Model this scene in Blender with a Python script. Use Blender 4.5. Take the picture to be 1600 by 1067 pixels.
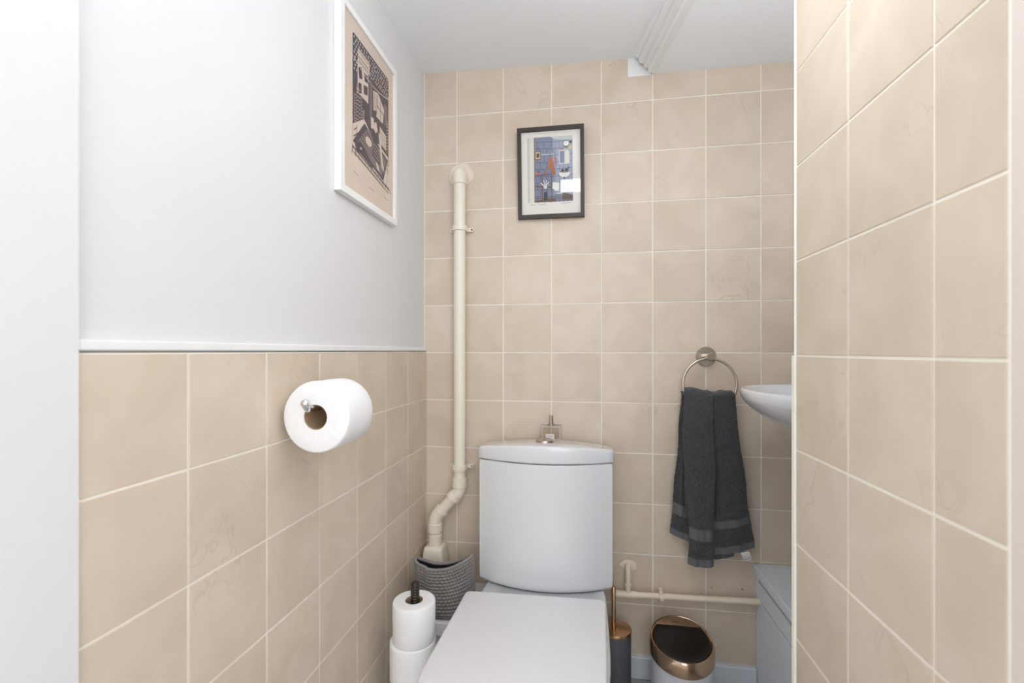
import bpy, bmesh, math, random
from math import sin, cos, pi, radians as R
from mathutils import Vector, Matrix

# ---------------------------------------------------------------- scene, camera, light
for o in list(bpy.data.objects):
    bpy.data.objects.remove(o)
S = bpy.context.scene
C = S.collection
random.seed(7)

cam_d = bpy.data.cameras.new('camera')
cam = bpy.data.objects.new('camera', cam_d)
C.objects.link(cam)
cam.location = (0.5229, -1.4871, 1.0)
cam.rotation_euler = (R(90), 0, 0.15795)
cam_d.sensor_width = 36.0
cam_d.lens = 732.85 / 1600 * 36
cam_d.shift_y = (548.6 - 533.5) / 1600
cam_d.clip_start = 0.02
cam_d.dof.use_dof = True
cam_d.dof.focus_distance = 1.30
cam_d.dof.aperture_fstop = 5.0
S.camera = cam

S.view_settings.view_transform = 'Standard'
S.view_settings.look = 'None'
S.view_settings.gamma = 1.0
S.view_settings.use_curve_mapping = False
S.view_settings.exposure = 0.75

W = bpy.data.worlds.new('daylight')
S.world = W
W.use_nodes = True
bg = W.node_tree.nodes['Background']
bg.inputs[0].default_value = (0.95, 0.975, 1.0, 1)
bg.inputs[1].default_value = 1.0

def area(name, loc, target, sx, sy, power, col=(1, 1, 1)):
    l = bpy.data.lights.new(name, 'AREA')
    l.shape = 'RECTANGLE'; l.size = sx; l.size_y = sy
    l.energy = power; l.color = col
    o = bpy.data.objects.new(name, l); C.objects.link(o)
    o.location = loc
    o.rotation_euler = (Vector(target) - Vector(loc)).to_track_quat('-Z', 'Y').to_euler()
    return o
# daylight of the hall window behind the photographer
area('hall_daylight', (1.05, -3.1, 1.30), (0.3, 0.0, 1.0), 1.3, 1.2, 10, (0.95, 0.975, 1.0))

# ---------------------------------------------------------------- materials
def lin(c):
    c = c / 255.0
    return c / 12.92 if c <= 0.04045 else ((c + 0.055) / 1.055) ** 2.4
def rgb(r, g, b):
    return (lin(r), lin(g), lin(b), 1)

def mat(name, col, rough=0.5, metal=0.0, var=0.0, vscale=8.0, bump=0.0, bscale=60.0, coat=0.0, spec=0.5,
        sheen=0.0, detail=4.0):
    m = bpy.data.materials.new(name); m.use_nodes = True
    nt = m.node_tree; b = nt.nodes['Principled BSDF']
    b.inputs['Base Color'].default_value = rgb(*col)
    b.inputs['Roughness'].default_value = rough
    b.inputs['Metallic'].default_value = metal
    b.inputs['Coat Weight'].default_value = coat
    b.inputs['Coat Roughness'].default_value = 0.08
    b.inputs['Specular IOR Level'].default_value = spec
    if sheen:
        b.inputs['Sheen Weight'].default_value = sheen
    tc = nt.nodes.new('ShaderNodeTexCoord')
    if var:
        n = nt.nodes.new('ShaderNodeTexNoise'); n.inputs['Scale'].default_value = vscale
        n.inputs['Detail'].default_value = detail
        nt.links.new(tc.outputs['Object'], n.inputs['Vector'])
        mx = nt.nodes.new('ShaderNodeMix'); mx.data_type = 'RGBA'
        mx.inputs['A'].default_value = rgb(*[max(0, c * (1 - var)) for c in col])
        mx.inputs['B'].default_value = rgb(*[min(255, c * (1 + var)) for c in col])
        nt.links.new(n.outputs['Fac'], mx.inputs['Factor'])
        nt.links.new(mx.outputs['Result'], b.inputs['Base Color'])
    if bump:
        n2 = nt.nodes.new('ShaderNodeTexNoise'); n2.inputs['Scale'].default_value = bscale
        n2.inputs['Detail'].default_value = 5
        nt.links.new(tc.outputs['Object'], n2.inputs['Vector'])
        bp = nt.nodes.new('ShaderNodeBump'); bp.inputs['Strength'].default_value = bump
        bp.inputs['Distance'].default_value = 0.002
        nt.links.new(n2.outputs['Fac'], bp.inputs['Height'])
        nt.links.new(bp.outputs['Normal'], b.inputs['Normal'])
    return m

def tile_material(name, c1, c2):
    m = bpy.data.materials.new(name); m.use_nodes = True
    nt = m.node_tree; N = nt.nodes; L = nt.links; b = N['Principled BSDF']
    b.inputs['Roughness'].default_value = 0.38
    b.inputs['Specular IOR Level'].default_value = 0.45
    tc = N.new('ShaderNodeTexCoord'); oi = N.new('ShaderNodeObjectInfo')
    ml = N.new('ShaderNodeMath'); ml.operation = 'MULTIPLY'; ml.inputs[1].default_value = 57.0
    L.new(oi.outputs['Random'], ml.inputs[0])
    ad = N.new('ShaderNodeVectorMath'); ad.operation = 'ADD'
    L.new(tc.outputs['Object'], ad.inputs[0]); L.new(ml.outputs[0], ad.inputs[1])
    def noise(sc, det, dist=0.0):
        n = N.new('ShaderNodeTexNoise'); n.inputs['Scale'].default_value = sc
        n.inputs['Detail'].default_value = det; n.inputs['Distortion'].default_value = dist
        L.new(ad.outputs[0], n.inputs['Vector']); return n
    n1 = noise(9, 6, 0.6); n2 = noise(160, 3)
    mx = N.new('ShaderNodeMix'); mx.data_type = 'RGBA'
    mx.inputs['A'].default_value = rgb(*c1); mx.inputs['B'].default_value = rgb(*c2)
    rp = N.new('ShaderNodeMapRange'); rp.inputs['From Min'].default_value = 0.3; rp.inputs['From Max'].default_value = 0.7
    L.new(n1.outputs['Fac'], rp.inputs['Value']); L.new(rp.outputs[0], mx.inputs['Factor'])
    # faint stone veins: narrow contour of a noise field, only in patches
    nv = noise(11, 3, 0.3)
    sb = N.new('ShaderNodeMath'); sb.operation = 'SUBTRACT'; sb.inputs[1].default_value = 0.5
    L.new(nv.outputs['Fac'], sb.inputs[0])
    ab = N.new('ShaderNodeMath'); ab.operation = 'ABSOLUTE'; L.new(sb.outputs[0], ab.inputs[0])
    vr = N.new('ShaderNodeMapRange'); vr.inputs['From Min'].default_value = 0.0; vr.inputs['From Max'].default_value = 0.012
    vr.inputs['To Min'].default_value = 1.0; vr.inputs['To Max'].default_value = 0.0
    L.new(ab.outputs[0], vr.inputs['Value'])
    nm = noise(6, 1); mr = N.new('ShaderNodeMapRange')
    mr.inputs['From Min'].default_value = 0.55; mr.inputs['From Max'].default_value = 0.66
    L.new(nm.outputs['Fac'], mr.inputs['Value'])
    vm = N.new('ShaderNodeMath'); vm.operation = 'MULTIPLY'
    L.new(vr.outputs[0], vm.inputs[0]); L.new(mr.outputs[0], vm.inputs[1])
    # swirls of the cast relief
    wv = N.new('ShaderNodeTexWave'); wv.wave_type = 'RINGS'; wv.inputs['Scale'].default_value = 42
    wv.inputs['Distortion'].default_value = 2.2; wv.inputs['Detail'].default_value = 2
    wv.inputs['Detail Scale'].default_value = 1.0
    L.new(ad.outputs[0], wv.inputs['Vector'])
    nm2 = noise(5.0, 1); mr2 = N.new('ShaderNodeMapRange')
    mr2.inputs['From Min'].default_value = 0.58; mr2.inputs['From Max'].default_value = 0.72
    mr2.inputs['To Max'].default_value = 0.35
    L.new(nm2.outputs['Fac'], mr2.inputs['Value'])
    wm = N.new('ShaderNodeMath'); wm.operation = 'MULTIPLY'
    L.new(wv.outputs['Fac'], wm.inputs[0]); L.new(mr2.outputs[0], wm.inputs[1])
    # height = fine grain + swirls - veins
    h1 = N.new('ShaderNodeMath'); h1.operation = 'MULTIPLY_ADD'; h1.inputs[1].default_value = 0.30
    L.new(n2.outputs['Fac'], h1.inputs[0]); L.new(wm.outputs[0], h1.inputs[2])
    h2 = N.new('ShaderNodeMath'); h2.operation = 'SUBTRACT'
    L.new(h1.outputs[0], h2.inputs[0]); L.new(vm.outputs[0], h2.inputs[1])
    n3 = noise(22, 3); h3 = N.new('ShaderNodeMath'); h3.operation = 'MULTIPLY_ADD'; h3.inputs[1].default_value = 0.7
    L.new(n3.outputs['Fac'], h3.inputs[0]); L.new(h2.outputs[0], h3.inputs[2])
    bp = N.new('ShaderNodeBump'); bp.inputs['Strength'].default_value = 0.32; bp.inputs['Distance'].default_value = 0.0012
    L.new(h3.outputs[0], bp.inputs['Height']); L.new(bp.outputs['Normal'], b.inputs['Normal'])
    # vein colour
    mx2 = N.new('ShaderNodeMix'); mx2.data_type = 'RGBA'
    mx2.inputs['B'].default_value = rgb(*[c * 0.86 for c in c1])
    f2 = N.new('ShaderNodeMath'); f2.operation = 'MULTIPLY'; f2.inputs[1].default_value = 0.32
    L.new(vm.outputs[0], f2.inputs[0]); L.new(f2.outputs[0], mx2.inputs['Factor'])
    L.new(mx.outputs['Result'], mx2.inputs['A'])
    # small tile-to-tile difference
    hs = N.new('ShaderNodeHueSaturation')
    r2 = N.new('ShaderNodeMapRange'); r2.inputs['To Min'].default_value = 0.965; r2.inputs['To Max'].default_value = 1.03
    L.new(oi.outputs['Random'], r2.inputs['Value']); L.new(r2.outputs[0], hs.inputs['Value'])
    L.new(mx2.outputs['Result'], hs.inputs['Color']); L.new(hs.outputs['Color'], b.inputs['Base Color'])
    return m

def glass_pane(name):
    m = bpy.data.materials.new(name); m.use_nodes = True
    nt = m.node_tree; N = nt.nodes; L = nt.links
    N.remove(N['Principled BSDF']); out = N['Material Output']
    t = N.new('ShaderNodeBsdfTransparent'); g = N.new('ShaderNodeBsdfGlossy')
    g.inputs['Roughness'].default_value = 0.02
    lw = N.new('ShaderNodeLayerWeight'); lw.inputs['Blend'].default_value = 0.5
    pw = N.new('ShaderNodeMath'); pw.operation = 'POWER'; pw.inputs[1].default_value = 5.0
    fr = N.new('ShaderNodeMath'); fr.operation = 'MULTIPLY_ADD'; fr.inputs[1].default_value = 0.9; fr.inputs[2].default_value = 0.03
    L.new(lw.outputs['Facing'], pw.inputs[0]); L.new(pw.outputs[0], fr.inputs[0])
    mx = N.new('ShaderNodeMixShader')
    L.new(fr.outputs[0], mx.inputs[0]); L.new(t.outputs[0], mx.inputs[1]); L.new(g.outputs[0], mx.inputs[2])
    L.new(mx.outputs[0], out.inputs[0])
    return m

def clear_glass(name, col=(0.95, 0.95, 0.93)):
    m = bpy.data.materials.new(name); m.use_nodes = True
    b = m.node_tree.nodes['Principled BSDF']
    b.inputs['Base Color'].default_value = (*col, 1)
    b.inputs['Roughness'].default_value = 0.03
    b.inputs['Transmission Weight'].default_value = 1.0
    b.inputs['IOR'].default_value = 1.48
    return m

def emit(name, col, st):
    m = bpy.data.materials.new(name); m.use_nodes = True
    nt = m.node_tree; N = nt.nodes
    N.remove(N['Principled BSDF'])
    e = N.new('ShaderNodeEmission'); e.inputs[0].default_value = rgb(*col); e.inputs[1].default_value = st
    nt.links.new(e.outputs[0], N['Material Output'].inputs[0])
    return m

M = {}
M['tile'] = tile_material('beige_stone_tile', (211, 194, 174), (222, 207, 189))
M['grout'] = mat('cream_grout', (252, 245, 234), 0.8, var=0.03, vscale=30, bump=0.2, bscale=300)
M['plaster'] = mat('white_wall_paint', (226, 226, 227), 0.55, var=0.006, vscale=5, bump=0.12, bscale=90)
M['ceiling'] = mat('white_ceiling_paint', (248, 251, 254), 0.7, var=0.006, vscale=4, bump=0.15, bscale=120)
M['gloss'] = mat('white_gloss_paint', (240, 240, 240), 0.3, var=0.01, vscale=10, bump=0.08, bscale=40)
M['skirt'] = mat('pale_grey_paint', (214, 219, 225), 0.4, var=0.02, vscale=10)
M['cream'] = mat('cream_gloss_paint', (226, 214, 205), 0.35, var=0.01, vscale=6)  # warm bounce from the beige tiles put into the paint colour
M['floor'] = mat('pale_vinyl_floor', (160, 158, 156), 0.45, var=0.03, vscale=12)
M['ceramic'] = mat('white_ceramic', (224, 226, 229), 0.12, coat=0.6, var=0.004, vscale=3)
M['plastic'] = mat('white_seat_plastic', (236, 235, 238), 0.28, var=0.004, vscale=3, bump=0.03, bscale=200)
M['pipe'] = mat('ivory_painted_pipe', (240, 231, 216), 0.35, var=0.02, vscale=14, bump=0.06, bscale=60)
M['pipe2'] = mat('cream_painted_pipe', (236, 222, 202), 0.45, var=0.04, vscale=20, bump=0.2, bscale=80)
M['filler'] = mat('cream_filler', (236, 222, 204), 0.7, var=0.03, vscale=25, bump=0.5, bscale=70)
M['hole'] = mat('dark_screw_hole', (70, 60, 52), 0.7, var=0.1, vscale=200)
M['rust'] = mat('rust_stain', (150, 90, 45), 0.8, var=0.25, vscale=300)
M['paper'] = mat('toilet_paper', (246, 246, 247), 0.95, var=0.008, vscale=30, bump=0.55, bscale=85, spec=0.1)
M['card'] = mat('cardboard_core', (176, 150, 122), 0.9, var=0.08, vscale=60, bump=0.3, bscale=120, spec=0.1)
M['chrome'] = mat('chrome', (225, 225, 228), 0.08, 1.0, var=0.01, vscale=20)
M['nickel'] = mat('brushed_nickel', (205, 195, 182), 0.2, 1.0, var=0.03, vscale=40)
M['copper'] = mat('rose_copper', (206, 176, 148), 0.13, 1.0, var=0.04, vscale=15)
M['copper2'] = mat('brushed_copper', (200, 165, 128), 0.26, 1.0, var=0.04, vscale=25)
M['satincopper'] = mat('satin_copper', (176, 150, 124), 0.38, 1.0, var=0.03, vscale=20)
M['blacklid'] = mat('black_brown_plastic', (22, 17, 14), 0.32, var=0.15, vscale=20)
M['binbody'] = mat('white_bin_metal', (216, 219, 224), 0.35, var=0.01, vscale=8)
M['darkgrey'] = mat('dark_grey_plastic', (84, 86, 92), 0.55, var=0.04, vscale=60, bump=0.1, bscale=300)
M['cabinet'] = mat('pale_grey_cabinet', (226, 231, 237), 0.42, var=0.012, vscale=10)
M['post'] = mat('dark_wood_post', (44, 36, 32), 0.4, var=0.25, vscale=60)
M['whiteframe'] = mat('white_frame_paint', (246, 246, 245), 0.35, var=0.01, vscale=15)
M['darkframe'] = mat('dark_brown_frame', (54, 45, 40), 0.45, var=0.12, vscale=40, bump=0.15, bscale=160)
M['pinkpaper'] = mat('blush_paper', (230, 212, 197), 0.8, var=0.015, vscale=20, spec=0.2)
M['whitepaper'] = mat('mount_paper', (238, 232, 224), 0.8, var=0.01, vscale=20, spec=0.2)
M['glasspane'] = glass_pane('picture_glass')
M['bottleglass'] = clear_glass('perfume_glass')
M['liquid'] = clear_glass('perfume_liquid', (0.80, 0.72, 0.60))
M['tag'] = mat('white_woven_tag', (226, 222, 216), 0.8, var=0.02, vscale=50)
M['ink'] = mat('grey_ink', (120, 116, 112), 0.8, var=0.05, vscale=50)
M['rope'] = mat('grey_knit_cord', (142, 137, 134), 0.9, var=0.12, vscale=14, bump=0.4, bscale=220, spec=0.15)
M['lampglow'] = emit('lit_opal_diffuser', (242, 248, 255), 7.8)  # glow of the added bowl by the door
M['lampbulb'] = emit('bright_bulb', (242, 248, 255), 46.0)  # added upward glow to brighten the ceiling
M['alcoveglow'] = emit('lit_opal_shade', (250, 250, 250), 7.0)  # glow of the added alcove fill
M['navy'] = mat('dark_navy_lining', (46, 50, 62), 0.95, var=0.1, vscale=40, bump=0.3, bscale=200, spec=0.1)
M['window'] = emit('daylit_window_pane', (255, 255, 255), 9.0)

def terry(name, col):
    m = bpy.data.materials.new(name); m.use_nodes = True
    nt = m.node_tree; N = nt.nodes; L = nt.links; b = N['Principled BSDF']
    b.inputs['Roughness'].default_value = 0.95
    b.inputs['Specular IOR Level'].default_value = 0.1
    b.inputs['Sheen Weight'].default_value = 0.25
    b.inputs['Sheen Roughness'].default_value = 0.5
    tc = N.new('ShaderNodeTexCoord')
    v = N.new('ShaderNodeTexVoronoi'); v.inputs['Scale'].default_value = 420
    n = N.new('ShaderNodeTexNoise'); n.inputs['Scale'].default_value = 55; n.inputs['Detail'].default_value = 5
    for q in (v, n): L.new(tc.outputs['Object'], q.inputs['Vector'])
    a = N.new('ShaderNodeMath'); a.operation = 'MULTIPLY_ADD'; a.inputs[1].default_value = 0.8
    L.new(n.outputs['Fac'], a.inputs[0]); L.new(v.outputs['Distance'], a.inputs[2])
    bp = N.new('ShaderNodeBump'); bp.inputs['Strength'].default_value = 0.9; bp.inputs['Distance'].default_value = 0.003
    L.new(a.outputs[0], bp.inputs['Height']); L.new(bp.outputs['Normal'], b.inputs['Normal'])
    mx = N.new('ShaderNodeMix'); mx.data_type = 'RGBA'
    mx.inputs['A'].default_value = rgb(*[c * 0.55 for c in col]); mx.inputs['B'].default_value = rgb(*[c * 1.5 for c in col])
    n2 = N.new('ShaderNodeTexNoise'); n2.inputs['Scale'].default_value = 330; n2.inputs['Detail'].default_value = 2
    L.new(tc.outputs['Object'], n2.inputs['Vector']); L.new(n2.outputs['Fac'], mx.inputs['Factor'])
    L.new(mx.outputs['Result'], b.inputs['Base Color'])
    return m
M['terry'] = terry('charcoal_terry', (70, 70, 72))
M['band'] = mat('charcoal_flat_weave', (106, 106, 108), 0.85, var=0.04, vscale=200, bump=0.35, bscale=500, spec=0.1)

# ---------------------------------------------------------------- geometry helpers
def root_of(parent):
    v = Vector((0, 0, 0))
    while parent is not None:
        v += parent.location; parent = parent.parent
    return v

def mk(name, verts, faces, m, parent=None, smooth=False, origin=None, bevel=0, seg=2, label=None, auto=None):
    """One mesh object. verts in world space; they are stored relative to the parent (or origin)."""
    off = root_of(parent) + (Vector(origin) if origin is not None else Vector((0, 0, 0))) if parent is None or origin is None else Vector(origin)
    me = bpy.data.meshes.new(name)
    me.from_pydata([tuple(Vector(v) - off) for v in verts], [], faces)
    me.validate(); me.update()
    bm = bmesh.new(); bm.from_mesh(me)
    bmesh.ops.recalc_face_normals(bm, faces=bm.faces)
    bm.to_mesh(me); bm.free()
    mats = m if isinstance(m, (list, tuple)) else [m]
    for k in mats: me.materials.append(M[k] if isinstance(k, str) else k)
    if smooth:
        for p in me.polygons: p.use_smooth = True
    o = bpy.data.objects.new(name, me); C.objects.link(o)
    if parent is not None:
        o.parent = parent; o.location = off - root_of(parent)
    else:
        o.location = off
    if bevel:
        b = o.modifiers.new('bevel', 'BEVEL'); b.width = bevel; b.segments = seg; b.limit_method = 'ANGLE'
        b.angle_limit = R(35)
        for p in me.polygons: p.use_smooth = True
        w = o.modifiers.new('wn', 'WEIGHTED_NORMAL'); w.keep_sharp = True
    elif smooth and auto:
        for e in me.edges: pass
        me.set_sharp_from_angle(angle=R(auto))
    if label: o['label'] = label
    return o

def thing(name, loc, label, cat, group=None):
    o = bpy.data.objects.new(name, None); C.objects.link(o)
    o.empty_display_size = 0.05; o.location = loc
    o['label'] = label; o['category'] = cat
    if group: o['group'] = group
    return o

def tag(o, label, cat, group=None):
    o['label'] = label; o['category'] = cat
    if group: o['group'] = group
    return o

def struct(o, label=None):
    o['kind'] = 'structure'
    if label: o['label'] = label
    return o

def boxg(x0, x1, y0, y1, z0, z1):
    v = [(x0, y0, z0), (x1, y0, z0), (x1, y1, z0), (x0, y1, z0), (x0, y0, z1), (x1, y0, z1), (x1, y1, z1), (x0, y1, z1)]
    f = [(0, 3, 2, 1), (4, 5, 6, 7), (0, 1, 5, 4), (1, 2, 6, 5), (2, 3, 7, 6), (3, 0, 4, 7)]
    return v, f

def join(*parts):
    V, F = [], []
    for v, f in parts:
        n = len(V); V += list(v); F += [tuple(i + n for i in q) for q in f]
    return V, F

def box(name, x0, x1, y0, y1, z0, z1, m, parent=None, bevel=0, seg=2, label=None):
    v, f = boxg(x0, x1, y0, y1, z0, z1)
    o = mk(name, v, f, m, parent, bevel=bevel, seg=seg, label=label,
           origin=None if parent is not None else ((x0 + x1) / 2, (y0 + y1) / 2, z0))
    return o

def prism(poly, z0, z1):
    n = len(poly)
    v = [(x, y, z0) for x, y in poly] + [(x, y, z1) for x, y in poly]
    f = [tuple(range(n))[::-1], tuple(range(n, 2 * n))] + [(i, (i + 1) % n, n + (i + 1) % n, n + i) for i in range(n)]
    return v, f

def rings(rs, cap0=True, cap1=True, closed=True):
    """loft between rings of equal point count"""
    n = len(rs[0]); V = [p for r in rs for p in r]; F = []
    for k in range(len(rs) - 1):
        for i in range(n if closed else n - 1):
            j = (i + 1) % n
            F.append((k * n + i, k * n + j, (k + 1) * n + j, (k + 1) * n + i))
    if cap0: F.append(tuple(range(n))[::-1])
    if cap1: F.append(tuple((len(rs) - 1) * n + i for i in range(n)))
    return V, F

def lathe(prof, c=(0, 0, 0), n=32, axis='Z', cap0=True, cap1=True):
    rs = []
    for r, h in prof:
        ring = []
        for i in range(n):
            a = 2 * pi * i / n
            if axis == 'Z': ring.append((c[0] + r * cos(a), c[1] + r * sin(a), c[2] + h))
            elif axis == 'Y': ring.append((c[0] + r * cos(a), c[1] + h, c[2] + r * sin(a)))
            else: ring.append((c[0] + h, c[1] + r * cos(a), c[2] + r * sin(a)))
        rs.append(ring)
    return rings(rs, cap0, cap1)

def tube(pts, r, n=16, closed=False, cap=True):
    """round tube along a polyline; r may be a list"""
    P = [Vector(p) for p in pts]; rs = []
    k = len(P); up = None
    for i in range(k):
        if closed: t = (P[(i + 1) % k] - P[i - 1]).normalized()
        else: t = (P[min(i + 1, k - 1)] - P[max(i - 1, 0)]).normalized()
        if up is None:
            up = Vector((0, 0, 1)) if abs(t.z) < 0.9 else Vector((0, 1, 0))
        a = t.cross(up).normalized(); b = a.cross(t).normalized(); up = b
        rr = r[i] if isinstance(r, (list, tuple)) else r
        rs.append([tuple(P[i] + a * (rr * cos(2 * pi * q / n)) + b * (rr * sin(2 * pi * q / n))) for q in range(n)])
    if closed:
        rs.append(rs[0]); V, F = rings(rs, False, False); return V, F
    return rings(rs, cap, cap)

def arc3(p0, p1, p2, n=8):
    p0, p1, p2 = Vector(p0), Vector(p1), Vector(p2)
    return [tuple(p0 * (1 - t) ** 2 + p1 * 2 * t * (1 - t) + p2 * t * t) for t in [i / n for i in range(n + 1)]]

# ---------------------------------------------------------------- setting
T = 0.155                 # tile pitch
G = 0.0032                # joint width
TH = 0.0016               # tile stands proud of the joint
XR = 0.8635               # tiled face of the partition on the right
ZC = 1.908

def tile_mesh_cache():
    cache = {}
    def get(w, h, plane):
        key = (round(w, 4), round(h, 4), plane)
        if key in cache: return cache[key]
        a, b, i = w / 2, h / 2, 0.0006
        pts = [(-a, -b, 0), (a, -b, 0), (a, b, 0), (-a, b, 0)]
        mid = [(-a, -b, TH * 0.6), (a, -b, TH * 0.6), (a, b, TH * 0.6), (-a, b, TH * 0.6)]
        top = [(-a + i, -b + i, TH), (a - i, -b + i, TH), (a - i, b - i, TH), (-a + i, b - i, TH)]
        def cv(p):
            u, v, d = p
            if plane == 'Y': return (u, -d, v)       # wall faces -Y
            if plane == 'X': return (d, u, v)        # wall faces +X
            return (-d, u, v)                        # wall faces -X
        V, F = rings([[cv(p) for p in r] for r in (pts, mid, top)])
        me = bpy.data.meshes.new('tile')
        me.from_pydata(V, [], F); me.update()
        bm = bmesh.new(); bm.from_mesh(me); bmesh.ops.recalc_face_normals(bm, faces=bm.faces); bm.to_mesh(me); bm.free()
        me.materials.append(M['tile'])
        cache[key] = me
        return me
    return get
tile_mesh = tile_mesh_cache()

def lay_tiles(wall, plane, fixed, us, vs, skip=None):
    """us, vs: lists of joint positions along the wall and up; fixed: position of the joint plane"""
    base = root_of(wall)
    for i in range(len(us) - 1):
        for k in range(len(vs) - 1):
            u0, u1, v0, v1 = us[i] + G / 2, us[i + 1] - G / 2, vs[k] + G / 2, vs[k + 1] - G / 2
            if skip: 
                q = skip(u0, u1, v0, v1)
                if q is None: continue
                u0, u1, v0, v1 = q
            if u1 - u0 < 0.006 or v1 - v0 < 0.006: continue
            o = bpy.data.objects.new('tile', tile_mesh(u1 - u0, v1 - v0, plane)); C.objects.link(o)
            o.parent = wall
            cu, cv = (u0 + u1) / 2, (v0 + v1) / 2
            p = (cu, fixed, cv) if plane == 'Y' else (fixed, cu, cv)
            o.location = Vector(p) - base
            t = 0.0028
            o.rotation_euler = (random.uniform(-t, t), 0, random.uniform(-t, t)) if plane == 'Y' else (0, random.uniform(-t, t), random.uniform(-t, t))

def cuts(lo, hi, start, step):
    a = start
    while a > lo: a -= step
    out = [lo]
    a += step
    while a < hi - 1e-6:
        if a - out[-1] > 1e-4: out.append(a)
        a += step
    out.append(hi)
    return out

# floor
fl = box('floor', -1.3, 2.2, -3.4, 0.1, -0.05, 0.0, 'floor'); struct(fl, 'pale vinyl floor of the small cloakroom')

# back wall
wb = box('wall_back', -0.1, 1.42, TH + 0.001, 0.1, 0.0, 2.05, 'plaster'); struct(wb, 'beige tiled wall behind the toilet')
gb = box('grout_bed', -0.012, 1.37, TH - 0.0, TH + 0.0012, 0.0, 1.93, 'grout', wb)
ZF = 0.9956
us = [-0.0078] + [0.1029 + T * i for i in range(9)]
us[-1] = 1.36
vs = cuts(0.066, 1.93, ZF, T)
def clip_ceiling(u0, u1, v0, v1):
    return u0, u1, v0, v1
lay_tiles(wb, 'Y', TH, us, vs)

# left wall
wl = box('wall_left', -0.12, -0.009, -1.09, 0.1, 0.0, 2.05, 'plaster'); struct(wl, 'white painted wall above beige tiles on the left')
box('grout_bed', -0.0095, -TH, -1.09, TH, 0.0, 0.998, 'grout', wl)
us = cuts(-1.088, 0.001, -0.939, T)
vs = cuts(0.0, 0.998, 0.998 - T * 3, T)
lay_tiles(wl, 'X', -TH, us, vs)
tr = mk('trim_1', *boxg(-0.0095, 0.0015, -1.088, 0.0, 1.0005, 1.0125), 'gloss', origin=(0, -0.5, 1.0005), bevel=0.002); struct(tr, 'thin white strip along the top of the left tiles')

# right partition (solid block beside the alcove)
wr = box('wall_right', XR + TH + 0.0005, 1.42, -1.06, -0.648, 0.0, 2.05, 'plaster'); struct(wr, 'beige tiled partition wall on the right')
box('grout_bed', XR + TH - 0.0003, XR + TH + 0.001, -1.06, -0.645, 0.0, 1.93, 'grout', wr)
ZRr = 0.9927
us = cuts(-1.0445, -0.648, -0.8053, T)
vs = cuts(0.0, 1.93, ZRr, T)
lay_tiles(wr, 'x', XR + TH, us, vs)
tr = mk('trim_2', *join(boxg(XR - 0.0008, XR + 0.008, -0.6478, -0.6440, ZRr, 1.93), boxg(XR - 0.0010, XR + 0.008, -0.6470, -0.6350, 0.0, ZRr)), 'grout', origin=(XR, -0.645, 0), bevel=0.0012)
struct(tr, 'white edging strip on the corner of the tiled partition')

# alcove side wall
wa = box('wall_alcove', 1.36, 1.46, -0.648, TH, 0.0, 2.05, 'plaster'); struct(wa, 'wall of the basin alcove')

# front wall with the door opening the picture is taken through
wf = box('wall_front', -1.3, 0.0035, -1.19, -1.078, 0.0, 2.35, 'plaster'); struct(wf, 'white door surround at the left edge')
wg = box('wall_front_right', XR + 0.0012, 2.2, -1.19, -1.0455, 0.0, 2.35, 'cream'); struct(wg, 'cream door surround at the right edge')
wt = box('trim_3', 0.0035, XR + 0.0012, -1.19, -1.08, 2.0, 2.35, 'plaster'); struct(wt, 'lintel over the door opening')

# ceiling, a little out of level
def zc(x, y): return 1.9175 - 0.023 * x + 0.050 * max(y, -0.5)
V = []
for z in (0, 0.12):
    for x, y in ((-0.12, -1.19), (1.46, -1.19), (1.46, -0.5), (1.46, 0.1), (-0.12, 0.1), (-0.12, -0.5)):
        V.append((x, y, zc(x, y) + z))
F = [(5, 0, 1, 2), (4, 5, 2, 3), (6, 7, 8, 11), (11, 8, 9, 10)] + [(i, (i + 1) % 6, 6 + (i + 1) % 6, 6 + i) for i in range(6)]
ce = mk('ceiling', V, F, 'ceiling', origin=(0.4, -0.5, 1.9)); struct(ce, 'white painted ceiling')

# lowered soffit over the alcove and its moulding
def ex(y): return 0.7195 - 0.1835 * y
v, f = prism([(ex(0.02), 0.02), (ex(-1.08), -1.08), (1.42, -1.08), (1.42, 0.02)], 1.849, 1.96)
so = mk('ceiling_soffit', v, f, 'ceiling', origin=(1.1, -0.5, 1.849)); struct(so, 'lowered ceiling panel over the basin alcove')
prof = [(0.004, 1.852), (0.004, 1.8440), (-0.013, 1.8440), (-0.0150, 1.8480), (-0.0155, 1.8580), (-0.020, 1.8580), (-0.0265, 1.8605), (-0.0275, 1.8705),
        (-0.0345, 1.8705), (-0.0420, 1.8745), (-0.0432, 1.8865), (-0.0475, 1.8865), (-0.0545, 1.891), (-0.0570, 1.900), (-0.0640, 1.901), (-0.0640, 1.925), (0.004, 1.925)]
rs = []
for y in (-0.012, -0.4, -0.75, -1.07):
    k = 0.0 if y > -0.1 else 0
    rs.append([(ex(y) + s, y + s * 0.18 - (0.0 if y < -0.1 else 0.004), z + (0.002 if s < -0.05 else 0)) for s, z in prof])
v, f = rings(rs)
mo = mk('trim_4', v, f, 'gloss', origin=(0.75, -0.3, 1.85)); struct(mo, 'white stepped moulding along the edge of the lowered ceiling')
v, f = boxg(0.648, 0.7185, -0.0022, 0.004, 1.8452, 1.93)
pt = mk('paint_patch', v, f, 'gloss', wb, label='white painted patch under the moulding end')

# skirting
bb = mk('baseboard_back', *boxg(0.24, 1.0175, -0.015, TH, 0.0, 0.0655), 'skirt', origin=(0.6, 0, 0), bevel=0.003); struct(bb, 'pale grey skirting board under the back tiles')

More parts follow.
